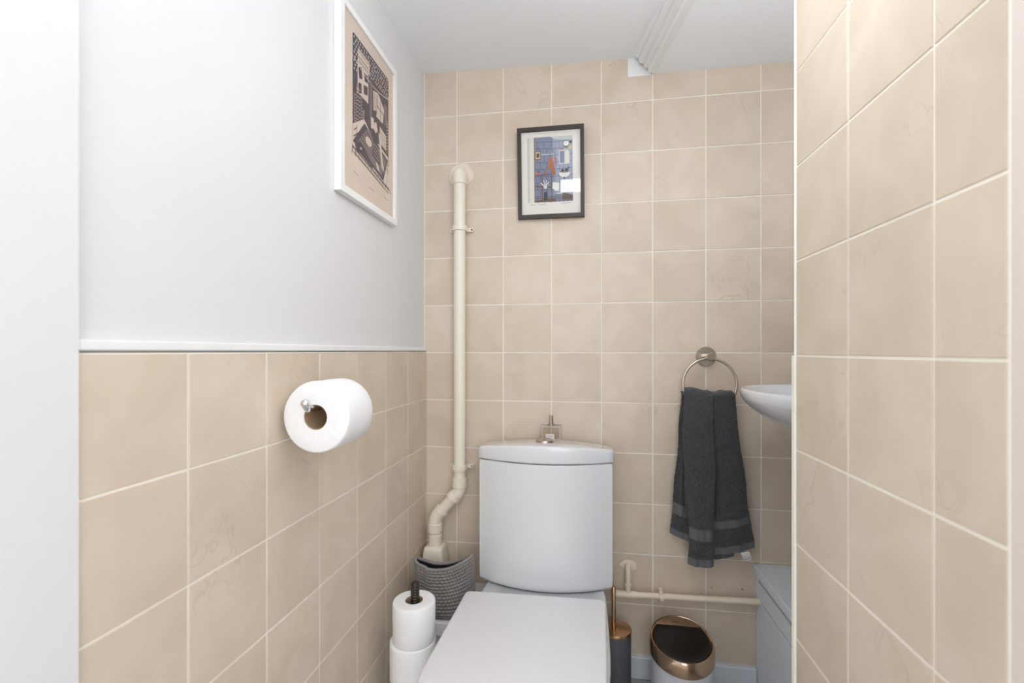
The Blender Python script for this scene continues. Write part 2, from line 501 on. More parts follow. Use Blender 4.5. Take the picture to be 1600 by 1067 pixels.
# hall behind the photographer: rear wall with a small high window
wh = mk('wall_hall', *join(boxg(-1.3, 2.2, -3.5, -3.4, 0, 1.2), boxg(-1.3, 0.13, -3.5, -3.4, 1.2, 2.6), boxg(0.73, 2.2, -3.5, -3.4, 1.2, 2.6), boxg(0.13, 0.73, -3.5, -3.4, 1.2, 2.27), boxg(0.13, 0.73, -3.5, -3.4, 2.46, 2.6)), 'plaster', origin=(0.4, -3.4, 0)); struct(wh, 'white wall of the hall behind')
w1 = mk('window_1', *join(boxg(0.13, 0.73, -3.44, -3.39, 2.27, 2.30), boxg(0.13, 0.73, -3.44, -3.39, 2.43, 2.46), boxg(0.13, 0.26, -3.44, -3.39, 2.30, 2.43), boxg(0.70, 0.73, -3.44, -3.39, 2.30, 2.43)), 'gloss', origin=(0.43, -3.42, 2.27)); struct(w1, 'small high window in the hall')
mk('pane', *boxg(0.26, 0.70, -3.425, -3.42, 2.30, 2.43), 'window', w1)

# added fill light, unseen: opal bowl hanging just inside the door
LX, LY, LZ = 0.58, -0.87, 1.60
lz = zc(LX, LY)
fill_light = thing('ceiling_lamp', (LX, LY, lz), 'round white opal bowl lamp hanging at the door end of the room', 'lamp')
v, f = lathe([(0.045, 0.0), (0.045, -0.012), (0.040, -0.018), (0.010, -0.020)], (LX, LY, lz), 32); mk('ceiling_rose', v, f, 'gloss', fill_light, smooth=True, auto=40)
v, f = lathe([(0.012, LZ + 0.015), (0.012, LZ + 0.045), (0.005, LZ + 0.050), (0.005, lz - 0.018)], (LX, LY, 0), 20); mk('stem', v, f, 'gloss', fill_light, smooth=True, auto=40)
v, f = lathe([(0.0001, -0.085)] + [(0.085 * sin(pi * k / 16), -0.085 * cos(pi * k / 16)) for k in range(1, 11)], (LX, LY, LZ), 32, cap1=False); mk('bowl', v, f, 'lampglow', fill_light, smooth=True)
v, f = lathe([(0.060, 0.0), (0.060, 0.006), (0.0125, 0.008)], (LX, LY, LZ + 0.012), 28); mk('bulb_tray', v, f, 'lampbulb', fill_light, smooth=True, auto=40)  # disc added in the bowl to brighten the ceiling
# added unseen fill light that brightens the alcove, on the back of the partition
al = thing('wall_lamp', (1.12, -0.648, 1.62), 'small opal wall lamp over the basin, hidden in the alcove', 'lamp')
mk('back_plate', *boxg(1.07, 1.17, -0.648, -0.638, 1.57, 1.67), 'chrome', al, bevel=0.002)
v, f = lathe([(0.03, -0.07), (0.042, -0.06), (0.045, -0.03), (0.045, 0.03), (0.042, 0.06), (0.03, 0.07)], (1.12, -0.590, 1.62), 28); mk('shade', v, f, 'alcoveglow', al, smooth=True, auto=50)

# marks on the back wall
def blob(name, c, rx, rz, th, m, parent, n=28, seed=1, jag=0.18, label=None):
    rnd = random.Random(seed)
    ph = [rnd.uniform(0, 6.28) for _ in range(5)]
    rs = []
    for s, d in ((1.0, 0.0), (0.96, th * 0.7), (0.8, th), (0.4, th * 1.15)):
        ring = []
        for i in range(n):
            a = 2 * pi * i / n
            q = 1 + jag * (0.5 * sin(2 * a + ph[0]) + 0.3 * sin(3 * a + ph[1]) + 0.25 * sin(5 * a + ph[2]))
            ring.append((c[0] + rx * s * q * cos(a), c[1] - d, c[2] + rz * s * q * sin(a)))
        rs.append(ring)
    v, f = rings(rs)
    return mk(name, v, f, m, parent, smooth=True, label=label)
blob('filler_patch', (0.118, 0, 1.575), 0.040, 0.040, 0.0016, 'filler', wb, seed=3, jag=0.12, label='cream filler around the upper pipe outlet')
blob('filler_patch', (0.650, 0, 0.338), 0.028, 0.017, 0.0018, 'filler', wb, seed=5, label='cream filler around the lower pipe outlet')
blob('rust_spot', (0.894, 0.0, 0.289), 0.0024, 0.0016, 0.0006, 'rust', wb, seed=8, label='small rust mark')
blob('rust_spot', (0.981, 0.0, 0.2905), 0.0048, 0.0018, 0.0006, 'rust', wb, seed=9, label='small rust mark')

# ---------------------------------------------------------------- toilet
TX = 0.404
def cistern_outline(w, yb, ye, yc, z, n=40, rc=0.010, inset=0.0):
    """plan: straight back, short sides, bowed front"""
    hw = w / 2 - inset; yb2 = yb - inset; bow = (ye - yc)
    pts = []
    pts.append((TX - hw, yb2)); 
    pts.append((TX - hw, (yb2 + ye) / 2))
    for i in range(n + 1):
        u = -1 + 2 * i / n
        # rounded shoulder at both ends
        y = ye - bow * (1 - abs(u) ** 2.0)
        e = 1 - abs(u)
        x = u * hw
        if e < 0.06:
            y += rc * (1 - e / 0.06) ** 2
            x = math.copysign(hw * (1 - 0.06) + hw * 0.06 * math.sqrt(max(0, 1 - (e / 0.06) ** 2.0)) if e > 0 else hw, u)
        pts.append((TX + x, y + inset))
    pts.append((TX + hw, (yb2 + ye) / 2))
    pts.append((TX + hw, yb2))
    m = 10
    for i in range(1, m):
        pts.append((TX + hw - 2 * hw * i / m, yb2))
    return [(x, y, z(x) if callable(z) else z) for x, y in pts]

toilet = thing('toilet', (TX, -0.25, 0.0), 'white close-coupled toilet with closed lid against the tiled back wall', 'toilet')
W_ = 0.389
rs = []
for z, ins in ((0.332, 0.016), (0.333, 0.008), (0.337, 0.003), (0.345, 0.0008), (0.36, 0.0), (0.52, 0.0), (0.672, 0.0), (0.684, 0.001), (0.686, 0.003)):
    rs.append(cistern_outline(W_, -0.022, -0.1475, -0.200, z, inset=ins))
v, f = rings(rs)
cis = mk('cistern', v, f, 'ceramic', toilet, smooth=True, auto=40)
def zt(x, d=0.0):
    u = (x - TX) / (W_ / 2)
    return 0.7215 + 0.0165 * (1 - u * u) - d
rs = [cistern_outline(W_ + 0.003, -0.0215, -0.148, -0.2015, 0.6885, inset=0.004),
      cistern_outline(W_ + 0.003, -0.0215, -0.148, -0.2015, 0.690, inset=0.0005),
      cistern_outline(W_ + 0.003, -0.0215, -0.148, -0.2015, 0.6935, inset=0.0)]
for ins, d in ((0.0, 0.007), (0.0008, 0.0035), (0.0028, 0.0012), (0.006, 0.0002), (0.012, 0.0)):
    rs.append(cistern_outline(W_ + 0.003, -0.0215, -0.148, -0.2015, lambda x, d=d: zt(x, d), inset=ins))
rs = rs[:3] + [[(p[0], p[1], p[2] - 0.10 * max(0, p[1] + 0.147)) for p in r] for r in rs[3:]]
last = rs[-1]
for s in (0.85, 0.65, 0.45, 0.25, 0.08):
    rs.append([(TX + (p[0] - TX) * s, -0.105 + (p[1] + 0.105) * s, zt(TX + (p[0] - TX) * s) - 0.10 * max(0, -0.105 + (p[1] + 0.105) * s + 0.147)) for p in last])
v, f = rings(rs)
clid = mk('cistern_lid', v, f, 'ceramic', toilet, smooth=True, auto=60)
bz = zt(0.402) - 0.0029
v, f = lathe([(0.027, -0.006), (0.027, 0.003), (0.0262, 0.0046), (0.0235, 0.0054), (0.0225, 0.0046), (0.0, 0.0048)], (0.402, -0.118, bz + 0.0022), 40, cap1=False)
mk('flush_button', v, f, 'nickel', toilet, smooth=True, auto=50, label='round chrome flush button on the cistern lid')

# pan: lofted bowl and foot
def pan_ring(z, hw, yb, yf, p=2.6, n=48, cx=TX):
    pts = []
    cy = yb - (yb - yf) * 0.42
    for i in range(n):
        a = 2 * pi * i / n
        c_, s_ = cos(a), sin(a)
        x = hw * math.copysign(abs(c_) ** (2 / p), c_)
        if s_ >= 0: y = cy + (yb - cy) * abs(s_) ** (2 / 5.0)
        else: y = cy - (cy - yf) * abs(s_) ** (2 / p)
        pts.append((cx + x, y, z))
    return pts
rs = [pan_ring(0.0, 0.115, -0.10, -0.50, 3), pan_ring(0.012, 0.115, -0.10, -0.50, 3), pan_ring(0.05, 0.108, -0.10, -0.485, 3), pan_ring(0.13, 0.112, -0.09, -0.50, 3),
      pan_ring(0.20, 0.135, -0.08, -0.57, 3), pan_ring(0.26, 0.160, -0.07, -0.64, 3.2), pan_ring(0.30, 0.171, -0.06, -0.672, 3.4), pan_ring(0.322, 0.1725, -0.055, -0.68, 3.4),
      pan_ring(0.3285, 0.1715, -0.056, -0.679, 3.4), pan_ring(0.3315, 0.168, -0.060, -0.675, 3.4)]
v, f = rings(rs)
mk('pan', v, f, 'ceramic', toilet, smooth=True, auto=50)

def slab(outline, zs):
    """rounded plate: zs = [(inset, z)...]"""
    c = Vector((sum(p[0] for p in outline) / len(outline), sum(p[1] for p in outline) / len(outline)))
    rs = []
    for ins, z in zs:
        ring = []
        n = len(outline)
        for i in range(n):
            p0, p1, p2 = Vector(outline[i - 1]), Vector(outline[i]), Vector(outline[(i + 1) % n])
            t = (p2 - p0).normalized(); nrm = Vector((-t.y, t.x))
            if nrm.dot(c - p1) < 0: nrm = -nrm
            q = p1 + nrm * ins
            ring.append((q.x, q.y, z))
        rs.append(ring)
    return rings(rs)
def lid_outline(d=0.0):
    bl, br = (0.2045 + d, -0.268), (0.5715 - d, -0.259)
    pts = []
    def corner(cx, cy, r, a0, a1, n=8):
        for i in range(n + 1):
            a = R(a0 + (a1 - a0) * i / n); pts.append((cx + r * cos(a), cy + r * sin(a)))
    r = 0.017
    corner(bl[0] + r, bl[1] - r, r, 180, 90)
    corner(br[0] - r, br[1] - r, r, 90, 0)
    # sides run forward, then a rounded front
    n = 6
    for i in range(1, n): pts.append((br[0] - 0.03 * (i / n) * 0.31, br[1] - r - 0.31 * i / n))
    m = 28; fx0, fx1, fy = 0.196 + d, 0.560 - d, -0.585
    for i in range(m + 1):
        a = pi * i / m
        hx = (fx1 - fx0) / 2
        pts.append(((fx0 + fx1) / 2 + hx * math.copysign(abs(cos(a)) ** 0.75, cos(a)), fy - 0.125 * abs(sin(a)) ** 0.75))
    for i in range(1, n): pts.append((fx0 + (bl[0] - fx0) * i / n, fy + (bl[1] - r - fy) * i / n))
    return pts
v, f = slab(lid_outline(0.002), [(0.003, 0.3325), (0.0, 0.335), (0.0, 0.344), (0.002, 0.346)])
mk('seat', v, f, 'plastic', toilet, smooth=True, auto=50)
v, f = slab(lid_outline(), [(0.003, 0.3475), (0.0, 0.350), (0.0, 0.3565), (0.0008, 0.3595), (0.003, 0.3615), (0.006, 0.3622)])
mk('seat_lid', v, f, 'plastic', toilet, smooth=True, auto=50)
# ---------------------------------------------------------------- perfume bottle on the cistern
pbz = zt(0.417) - 0.0060
pb = thing('perfume_bottle', (0.417, -0.072, pbz), 'small square clear glass perfume bottle with metal cap on the cistern lid', 'bottle')
x0, x1, y0, y1 = 0.3855, 0.4485, -0.086, -0.058
mk('glass_body', *boxg(x0, x1, y0, y1, pbz, 0.7785), 'bottleglass', pb, bevel=0.003)
mk('liquid', *boxg(x0 + 0.008, x1 - 0.008, y0 + 0.006, y1 - 0.006, pbz + 0.006, 0.7685), 'liquid', pb, bevel=0.0015)
mk('label', *boxg(0.402, 0.4275, y0 - 0.0009, y0 - 0.0002, pbz + 0.001, 0.7525), 'tag', pb)
mk('label_line', *boxg(0.405, 0.4245, y0 - 0.0012, y0 - 0.0009, 0.7462, 0.7474), 'ink', pb)
v, f = lathe([(0.010, 0.0), (0.010, 0.003), (0.0066, 0.0035), (0.0066, 0.0275), (0.0056, 0.0285)], (0.417, -0.072, 0.7785), 24)
mk('cap', v, f, 'nickel', pb, smooth=True, auto=40)

# ---------------------------------------------------------------- waste pipe
pr = 0.0188
PY = -0.034
wp = thing('waste_pipe', (0.122, PY, 0.3), 'ivory waste pipe running down the back wall into a hopper in the left corner', 'pipe')
v, f = tube([(0.122, PY, 1.54), (0.122, PY, 0.585)], pr, 28); mk('pipe', v, f, 'pipe', wp, smooth=True, auto=50)
v, f = tube([(0.118, 0.004, 1.572), (0.1185, -0.012, 1.571)] + arc3((0.119, -0.018, 1.570), (0.1215, PY, 1.570), (0.122, PY, 1.556), 8) + [(0.122, PY, 1.534)], 0.0212, 28)
mk('elbow', v, f, 'pipe', wp, smooth=True, auto=50)
def clip(z, parent, x=0.122, r=0.0188, y=PY, side=1, name='clip'):
    v1 = lathe([(r + 0.0004, -0.008), (r + 0.0050, -0.008), (r + 0.0054, 0.008), (r + 0.0004, 0.008)], (x, y, z), 28)
    l1 = boxg(x + r - 0.001, x + r + 0.017, -0.014, -0.0005, z - 0.006, z + 0.006)
    l2 = boxg(x - r - 0.012, x - r + 0.003, -0.014, -0.0005, z - 0.006, z + 0.006)
    n1 = lathe([(0.0062, 0.0), (0.0062, -0.0145)], (x + r + 0.0165, 0.0, z), 18, 'Y')
    n2 = lathe([(0.0062, 0.0), (0.0062, -0.0145)], (x - r - 0.0115, 0.0, z), 18, 'Y')
    o = mk(name, *join(v1, l1, l2, n1, n2), 'pipe', parent, smooth=True, auto=40)
    for xx in (x + r + 0.0165, x - r - 0.0115):
        v, f = lathe([(0.0026, -0.0144), (0.0026, -0.0150), (0.0012, -0.0151)], (xx, 0.0, z), 14, 'Y')
        mk('screw_hole', v, f, 'hole', o)
    return o
clip(1.3915, wp); clip(0.6295, wp)
# lower bends
def sleeve(p, q, r, name='collar'):
    p, q = Vector(p), Vector(q); d = (q - p).normalized() * 0.0015
    v, f = tube([p, p + d, q - d, q], [r - 0.0012, r, r, r - 0.0012], 28)
    return mk(name, v, f, 'pipe', wp, smooth=True, auto=35)
sleeve((0.122, PY, 0.596), (0.122, PY, 0.566), 0.0236)
sleeve((0.1085, PY - 0.0015, 0.5395), (0.0975, PY - 0.0025, 0.5275), 0.0228)
sleeve((0.0690, PY - 0.005, 0.4960), (0.0575, PY - 0.0065, 0.4835), 0.0228)
sleeve((0.0440, PY - 0.010, 0.452), (0.0440, PY - 0.010, 0.4235), 0.0236)
sleeve((0.0440, PY - 0.010, 0.4150), (0.0440, PY - 0.010, 0.380), 0.0222)
sleeve((0.122, PY, 1.555), (0.122, PY, 1.532), 0.0222)
v, f = tube([(0.122, PY, 0.570)] + arc3((0.122, PY, 0.564), (0.1205, PY, 0.552), (0.112, PY - 0.001, 0.543), 6) + [(0.101, PY - 0.002, 0.531)], 0.0215, 28)
mk('bend', v, f, 'pipe', wp, smooth=True, auto=50)
v, f = tube([(0.107, PY - 0.001, 0.538), (0.058, PY - 0.006, 0.484)], 0.0186, 28); mk('pipe', v, f, 'pipe', wp, smooth=True, auto=50)
v, f = tube([(0.068, PY - 0.005, 0.495), (0.055, PY - 0.007, 0.481)] + arc3((0.052, PY - 0.008, 0.477), (0.0445, PY - 0.010, 0.468), (0.0440, PY - 0.010, 0.455), 6) + [(0.0440, PY - 0.010, 0.424)], 0.0215, 28)
mk('bend', v, f, 'pipe', wp, smooth=True, auto=50)
v, f = tube([(0.0440, PY - 0.010, 0.43), (0.0440, PY - 0.010, 0.36)], 0.0190, 28); mk('pipe', v, f, 'pipe', wp, smooth=True, auto=50)
def sq(cx, cy, hx, hy, z, r=0.012, n=5):
    pts = []
    for (sx, sy, a0) in ((1, 1, 0), (-1, 1, 90), (-1, -1, 180), (1, -1, 270)):
        for i in range(n + 1):
            a = R(a0 + 90 * i / n)
            pts.append((cx + sx * (hx - r) + r * cos(a), cy + sy * (hy - r) + r * sin(a), z))
    return pts
rs = [sq(0.044, -0.045, 0.036, 0.036, 0.252), sq(0.044, -0.045, 0.036, 0.036, 0.33), sq(0.044, -0.045, 0.031, 0.031, 0.372), sq(0.044, -0.045, 0.029, 0.029, 0.379), sq(0.044, -0.045, 0.025, 0.025, 0.3815)]
v, f = rings(rs); mk('hopper', v, f, 'pipe', wp, smooth=True, auto=45, label='square ivory hopper at the pipe foot')

# small supply pipe low on the right
sp = thing('supply_pipe', (0.65, -0.03, 0.26), 'thin cream painted water pipe running low along the back wall to the cabinet', 'pipe')
def zp(x): return 0.2634 + (x - 0.625) * 0.0225
v, f = tube([(0.600, -0.030, zp(0.600)), (1.0185, -0.030, zp(1.0185))], 0.0090, 20); mk('pipe', v, f, 'pipe2', sp, smooth=True, auto=50)
v, f = tube([(0.6466, -0.030, zp(0.6466)), (0.6466, -0.030, 0.318)] + arc3((0.6466, -0.030, 0.318), (0.6466, -0.030, 0.337), (0.648, -0.012, 0.3385), 6) + [(0.648, 0.004, 0.3385)], 0.0082, 20)
mk('riser', v, f, 'pipe2', sp, smooth=True, auto=50)
v, f = lathe([(0.0082, 0), (0.0102, 0.001), (0.0102, 0.010), (0.0082, 0.011)], (0.6466, -0.030, 0.287), 20); mk('collar', v, f, 'pipe2', sp, smooth=True, auto=40)
v, f = tube([(0.606, -0.030, zp(0.606)), (0.630, -0.030, zp(0.630))], 0.0115, 20); mk('collar', v, f, 'pipe2', sp, smooth=True, auto=40)
v, f = tube([(0.632, -0.030, zp(0.632)), (0.672, -0.030, zp(0.672))], 0.0106, 20); mk('tee', v, f, 'pipe2', sp, smooth=True, auto=40)
v, f = join(tube([(0.7375, -0.031, zp(0.7375)), (0.7485, -0.031, zp(0.7485))], 0.0155, 20), boxg(0.7385, 0.7475, -0.030, 0.0, 0.259, 0.273), boxg(0.7355, 0.7455, -0.043, -0.024, 0.279, 0.2895))
mk('clip', v, f, 'pipe2', sp, smooth=True, auto=40)

# ---------------------------------------------------------------- boxing in the left corner, basket
pbx = thing('pipe_boxing', (0.12, -0.12, 0.0), 'low white painted boxing in the corner left of the toilet, under the knitted basket', 'boxing')
mk('body', *boxg(0.001, 0.232, -0.225, -0.001, 0.0, 0.212), 'skirt', pbx)
mk('top_board', *boxg(0.001, 0.236, -0.240, -0.001, 0.212, 0.2505), 'gloss', pbx, bevel=0.004)

def basket():
    """soft crochet basket: slumped rim, rows of stitches as relief"""
    b = thing('knitted_basket', (0.140, -0.145, 0.2515), 'slouchy grey knitted basket on the white boxing beside the cistern', 'basket')
    cx, cy, zb = 0.116, -0.165, 0.2515
    rows, nst = 15, 58
    nu = nst * 6
    def rim(a):
        # a: angle, 0 = +X (toilet side), pi/2 = back, pi = left wall, 3pi/2 = towards the camera
        x = cos(a)
        dip = 0.130 + (0.014 * max(0, -x - 0.35) / 0.65 if x < -0.35 else 0) + 0.030 * max(0, x + 0.1) ** 1.3
        return dip - (0.004 if sin(a) < 0 else 0.007) * abs(sin(a))
    def at(a, t, off=0.0):
        sx, sy = 0.079 + 0.005 * t + off, 0.066 - 0.042 * t ** 1.6 + off
        e = 2.5
        c_, s_ = cos(a), sin(a)
        x = sx * math.copysign(abs(c_) ** (2 / e), c_); y = sy * math.copysign(abs(s_) ** (2 / e), s_)
        fold = 1 + 0.03 * sin(3 * a + 1.2) * t - 0.09 * math.exp(-((a - 4.15) / 0.16) ** 2) * t
        if t < 0.12:
            q = 1 - (1 - t / 0.12) ** 2 * 0.10; x *= q; y *= q
        return Vector((min(max(cx + x * fold, 0.010), 0.2005), cy + y * fold - 0.026 * t * t, zb + 0.005 + rim(a) * t ** 0.95))
    # rows of looped cord: thick at each stitch, thin between, so that small openings remain
    for k in range(rows + 1):
        t = k / rows
        P = []; rr = []
        for i in range(nu):
            a = 2 * pi * i / nu
            half = rim(a) / rows / 2
            st = abs(sin(pi * i / 6.0 + (pi / 2 if k % 2 else 0)))
            P.append(at(a, t)); rr.append(half * (0.56 + 0.56 * st ** 0.8) if k < rows else 0.0042 + 0.0008 * abs(sin(pi * i / 3.0)))
        v, f = tube(P, rr, 9, closed=True)
        # closed tube: the last ring repeats the first
        mk('cord_row' if k < rows else 'rim_cord', v, f, 'rope', b, smooth=True)
    rs = [[tuple(at(2 * pi * i / 96, t, -0.0035)) for i in range(96)] for t in (0.0, 0.1, 0.25, 0.5, 0.75, 0.97)]
    rs += [[tuple(at(2 * pi * i / 96, t, -0.0055)) for i in range(96)] for t in (0.97, 0.6, 0.15)]
    v, f = rings(rs)
    mk('lining', v, f, 'navy', b, smooth=True, label='dark navy inside of the basket')
    return b
basket()

# ---------------------------------------------------------------- toilet rolls
def roll_geo(c, r, h, axis='Z', seed=0, rin=0.0215):
    rnd = random.Random(seed)
    ph = rnd.uniform(0, 6)
    n = 72
    prof = [(rin, 0.0), (r * 0.6, -0.0004), (r - 0.004, 0.0), (r - 0.0012, 0.0012), (r, 0.004), (r - 0.0004, h * 0.3), (r + 0.0003, h * 0.6), (r, h - 0.004), (r - 0.0012, h - 0.0012), (r - 0.004, h), (r * 0.6, h + 0.0005), (rin, h)]
    rs = []
    for q, (rr, hh) in enumerate(prof):
        ring = []
        for i in range(n):
            a = 2 * pi * i / n
            k = rr
            if rr > r * 0.8: k = rr * (1 + 0.006 * sin(2 * a + ph) + 0.003 * sin(5 * a + ph * 2))
            if axis == 'Z': ring.append((c[0] + k * cos(a), c[1] + k * sin(a), c[2] + hh))
            else: ring.append((c[0] + k * cos(a), c[1] + hh, c[2] + k * sin(a)))
        rs.append(ring)
    rs.append(rs[0])
    V, F = rings(rs, False, False)
    return V, F
def core_geo(c, h, axis='Z', ro=0.0213, ri=0.0203):
    v, f = lathe([(ro, 0.001), (ro, h - 0.001), (ri, h - 0.001), (ri, 0.001), (ro, 0.001)], c, 40, axis, False, False)
    return v, f

hr = thing('toilet_roll', (0.07, -0.71, 0.827), 'white toilet roll hanging on the chrome holder on the left wall', 'toilet roll')
v, f = roll_geo((0.07, -0.7565, 0.8882), 0.0608, 0.092, 'Y', 2); mk('paper', v, f, 'paper', hr, smooth=True, auto=50)
v, f = core_geo((0.07, -0.7565, 0.8882), 0.092, 'Y'); mk('cardboard_core', v, f, 'card', hr, smooth=True, auto=50)

hz = 0.8882 + 0.0203 - 0.0062
th = thing('toilet_roll_holder', (0.0, -0.648, hz), 'chrome toilet roll holder peg on the left tiled wall', 'holder')
v, f = tube([(0.0, -0.648, hz)] + [(0.05, -0.648, hz)] + arc3((0.05, -0.648, hz), (0.066, -0.648, hz), (0.066, -0.664, hz), 6) + [(0.066, -0.757, hz)] + arc3((0.066, -0.762, hz), (0.066, -0.776, hz), (0.0655, -0.778, hz + 0.011), 6), 0.0058, 18)
mk('bar', v, f, 'chrome', th, smooth=True, auto=60)
v, f = lathe([(0.024, 0.0005), (0.024, 0.006), (0.022, 0.008), (0.008, 0.0085)], (0.0, -0.648, hz), 32, 'X'); mk('wall_plate', v, f, 'chrome', th, smooth=True, auto=40)
v, f = lathe([(0.0, -0.0078), (0.005, -0.006), (0.0078, 0.0), (0.005, 0.006), (0.0, 0.0078)], (0.0655, -0.778, hz + 0.011), 20, cap0=False, cap1=False); mk('end_knob', v, f, 'chrome', th, smooth=True)

SX, SY = 0.106, -0.392
stand = thing('toilet_roll_stand', (SX, SY, 0.0), 'dark ridged post standing through the stack of spare toilet rolls', 'roll stand')
v, f = lathe([(0.064, 0.0), (0.064, 0.008), (0.060, 0.012), (0.012, 0.013)], (SX, SY, 0.0), 40); mk('base', v, f, 'post', stand, smooth=True, auto=40)
pf = [(0.0095, 0.012)]
z = 0.02
while z < 0.424:
    pf += [(0.0092, z), (0.0106, z + 0.0015), (0.0106, z + 0.0042), (0.0092, z + 0.0056)]; z += 0.0064
pf += [(0.0100, z), (0.0080, z + 0.004), (0.003, z + 0.006)]
v, f = lathe(pf, (SX + 0.001, SY + 0.004, 0.0), 20); mk('post', v, f, 'post', stand, smooth=True, auto=50)
labs = ['top roll of the spare toilet roll stack beside the toilet', 'second roll down in the spare toilet roll stack beside the toilet', 'third roll down in the spare toilet roll stack, below the picture edge', 'bottom roll of the spare toilet roll stack on the stand base']
for i in range(4):
    zz = 0.0135 + 0.0948 * (3 - i); rr = (0.0515, 0.0555, 0.054, 0.055)[i]
    t = thing('toilet_roll', (SX, SY, zz), 'white ' + labs[i], 'toilet roll', 'spare toilet rolls stacked on the stand')
    dx = (0.0, -0.003, 0.0, 0.001)[i]
    v, f = roll_geo((SX + dx, SY, zz), rr, 0.0945, 'Z', 10 + i); mk('paper', v, f, 'paper', t, smooth=True, auto=50)
    v, f = core_geo((SX + dx, SY, zz), 0.0945, 'Z'); mk('cardboard_core', v, f, 'card', t, smooth=True, auto=50)

# ---------------------------------------------------------------- toilet brush
BX, BY = 0.606, -0.099
br = thing('toilet_brush', (BX, BY, 0.0), 'toilet brush in a dark grey cylinder with copper lid and handle', 'toilet brush')
v, f = lathe([(0.041, 0.0), (0.043, 0.003), (0.043, 0.188), (0.042, 0.190)], (BX, BY, 0), 40); mk('holder', v, f, 'darkgrey', br, smooth=True, auto=40)
v, f = lathe([(0.042, 0.190), (0.0445, 0.191), (0.0450, 0.197), (0.0440, 0.1995), (0.041, 0.2005), (0.012, 0.2030), (0.0, 0.2035)], (BX, BY, 0), 40, cap1=False); mk('lid', v, f, 'copper2', br, smooth=True, auto=40)
v, f = lathe([(0.0062, 0.200), (0.0062, 0.318), (0.005, 0.3195)], (BX - 0.006, BY, 0), 20); mk('handle', v, f, 'copper2', br, smooth=True, auto=40)

# ---------------------------------------------------------------- bin
bx, by, bR = 0.7820, -0.1330, 0.0830
bn = thing('waste_bin', (bx, by, 0.0), 'small white round bin with a slanted copper rim and black lid', 'bin')
slope = 0.22
def cyl_ring(r, z, n=64, c=(bx, by), sl=slope):
    return [(c[0] + r * cos(2 * pi * i / n), c[1] + r * sin(2 * pi * i / n), z + sl * r * sin(2 * pi * i / n)) for i in range(n)]
zt0 = 0.206
rs = [cyl_ring(0.080, 0.0, sl=0), cyl_ring(0.0815, 0.004, sl=0), cyl_ring(0.0815, 0.05, sl=0), cyl_ring(0.0815, zt0 - 0.030)]
v, f = rings(rs); mk('body', v, f, 'binbody', bn, smooth=True, auto=40)
rs = [cyl_ring(0.0820, zt0 - 0.038), cyl_ring(0.0860, zt0 - 0.037), cyl_ring(0.0866, zt0 - 0.030), cyl_ring(0.0855, zt0 - 0.012), cyl_ring(0.0835, zt0 - 0.002), cyl_ring(0.0815, zt0 + 0.0008), cyl_ring(0.0790, zt0), cyl_ring(0.0765, zt0 - 0.004), cyl_ring(0.070, zt0 - 0.006), cyl_ring(0.02, zt0 - 0.006)]
v, f = rings(rs, True, True); rim = mk('rim', v, f, 'copper', bn, smooth=True, auto=40, label='glossy rose copper rim')
# black lid with its flat chord at the back, and the copper hinge segment behind it
def seg_ring(r, z, chord, back, n=48):
    pts = []
    a0 = math.asin(chord / r)
    if not back:
        for i in range(n): 
            a = pi - a0 + (pi + 2 * a0) * i / (n - 1); pts.append((r * cos(a), r * sin(a)))
    else:
        for i in range(n):
            a = a0 + (pi - 2 * a0) * i / (n - 1); pts.append((r * cos(a), r * sin(a)))
    return [(bx + x, by + y, z + slope * y) for x, y in pts]
rs = [seg_ring(0.0755, zt0 - 0.008, 0.0435, False), seg_ring(0.0755, zt0 - 0.003, 0.0435, False), seg_ring(0.0740, zt0 - 0.0015, 0.0428, False), seg_ring(0.0715, zt0 - 0.0022, 0.0415, False), seg_ring(0.0695, zt0 - 0.0030, 0.0400, False), seg_ring(0.05, zt0 - 0.0032, 0.029, False)]
v, f = rings(rs); mk('lid', v, f, 'blacklid', bn, smooth=True, auto=35, label='black lid')
rs = [seg_ring(0.0780, zt0 - 0.006, 0.0455, True), seg_ring(0.0780, zt0 + 0.0002, 0.0455, True), seg_ring(0.0765, zt0 + 0.0010, 0.0470, True)]
v, f = rings(rs); sg = mk('hinge_plate', v, f, 'satincopper', bn, smooth=True, auto=35)
def text_mesh(body, size, mtx, m, parent, name='lettering', ext=0.0002):
    cu = bpy.data.curves.new(name, 'FONT'); cu.body = body; cu.size = size; cu.extrude = ext
    cu.align_x = 'CENTER'; cu.align_y = 'CENTER'
    to = bpy.data.objects.new(name, cu); C.objects.link(to)
    dg = bpy.context.evaluated_depsgraph_get()
    me = bpy.data.meshes.new_from_object(to.evaluated_get(dg))
    bpy.data.objects.remove(to)
    me.transform(mtx); me.materials.clear(); me.materials.append(M[m])
    o = bpy.data.objects.new(name, me); C.objects.link(o); o.parent = parent
    return o
ty = 0.0560
mt = Matrix.Translation((bx - 0.006, by + ty, zt0 + 0.0013 + slope * ty)) @ Matrix.Rotation(math.atan(slope), 4, 'X')
text_mesh('brabantia', 0.0056, Matrix.Translation(-root_of(sg)) @ mt, 'hole', sg)

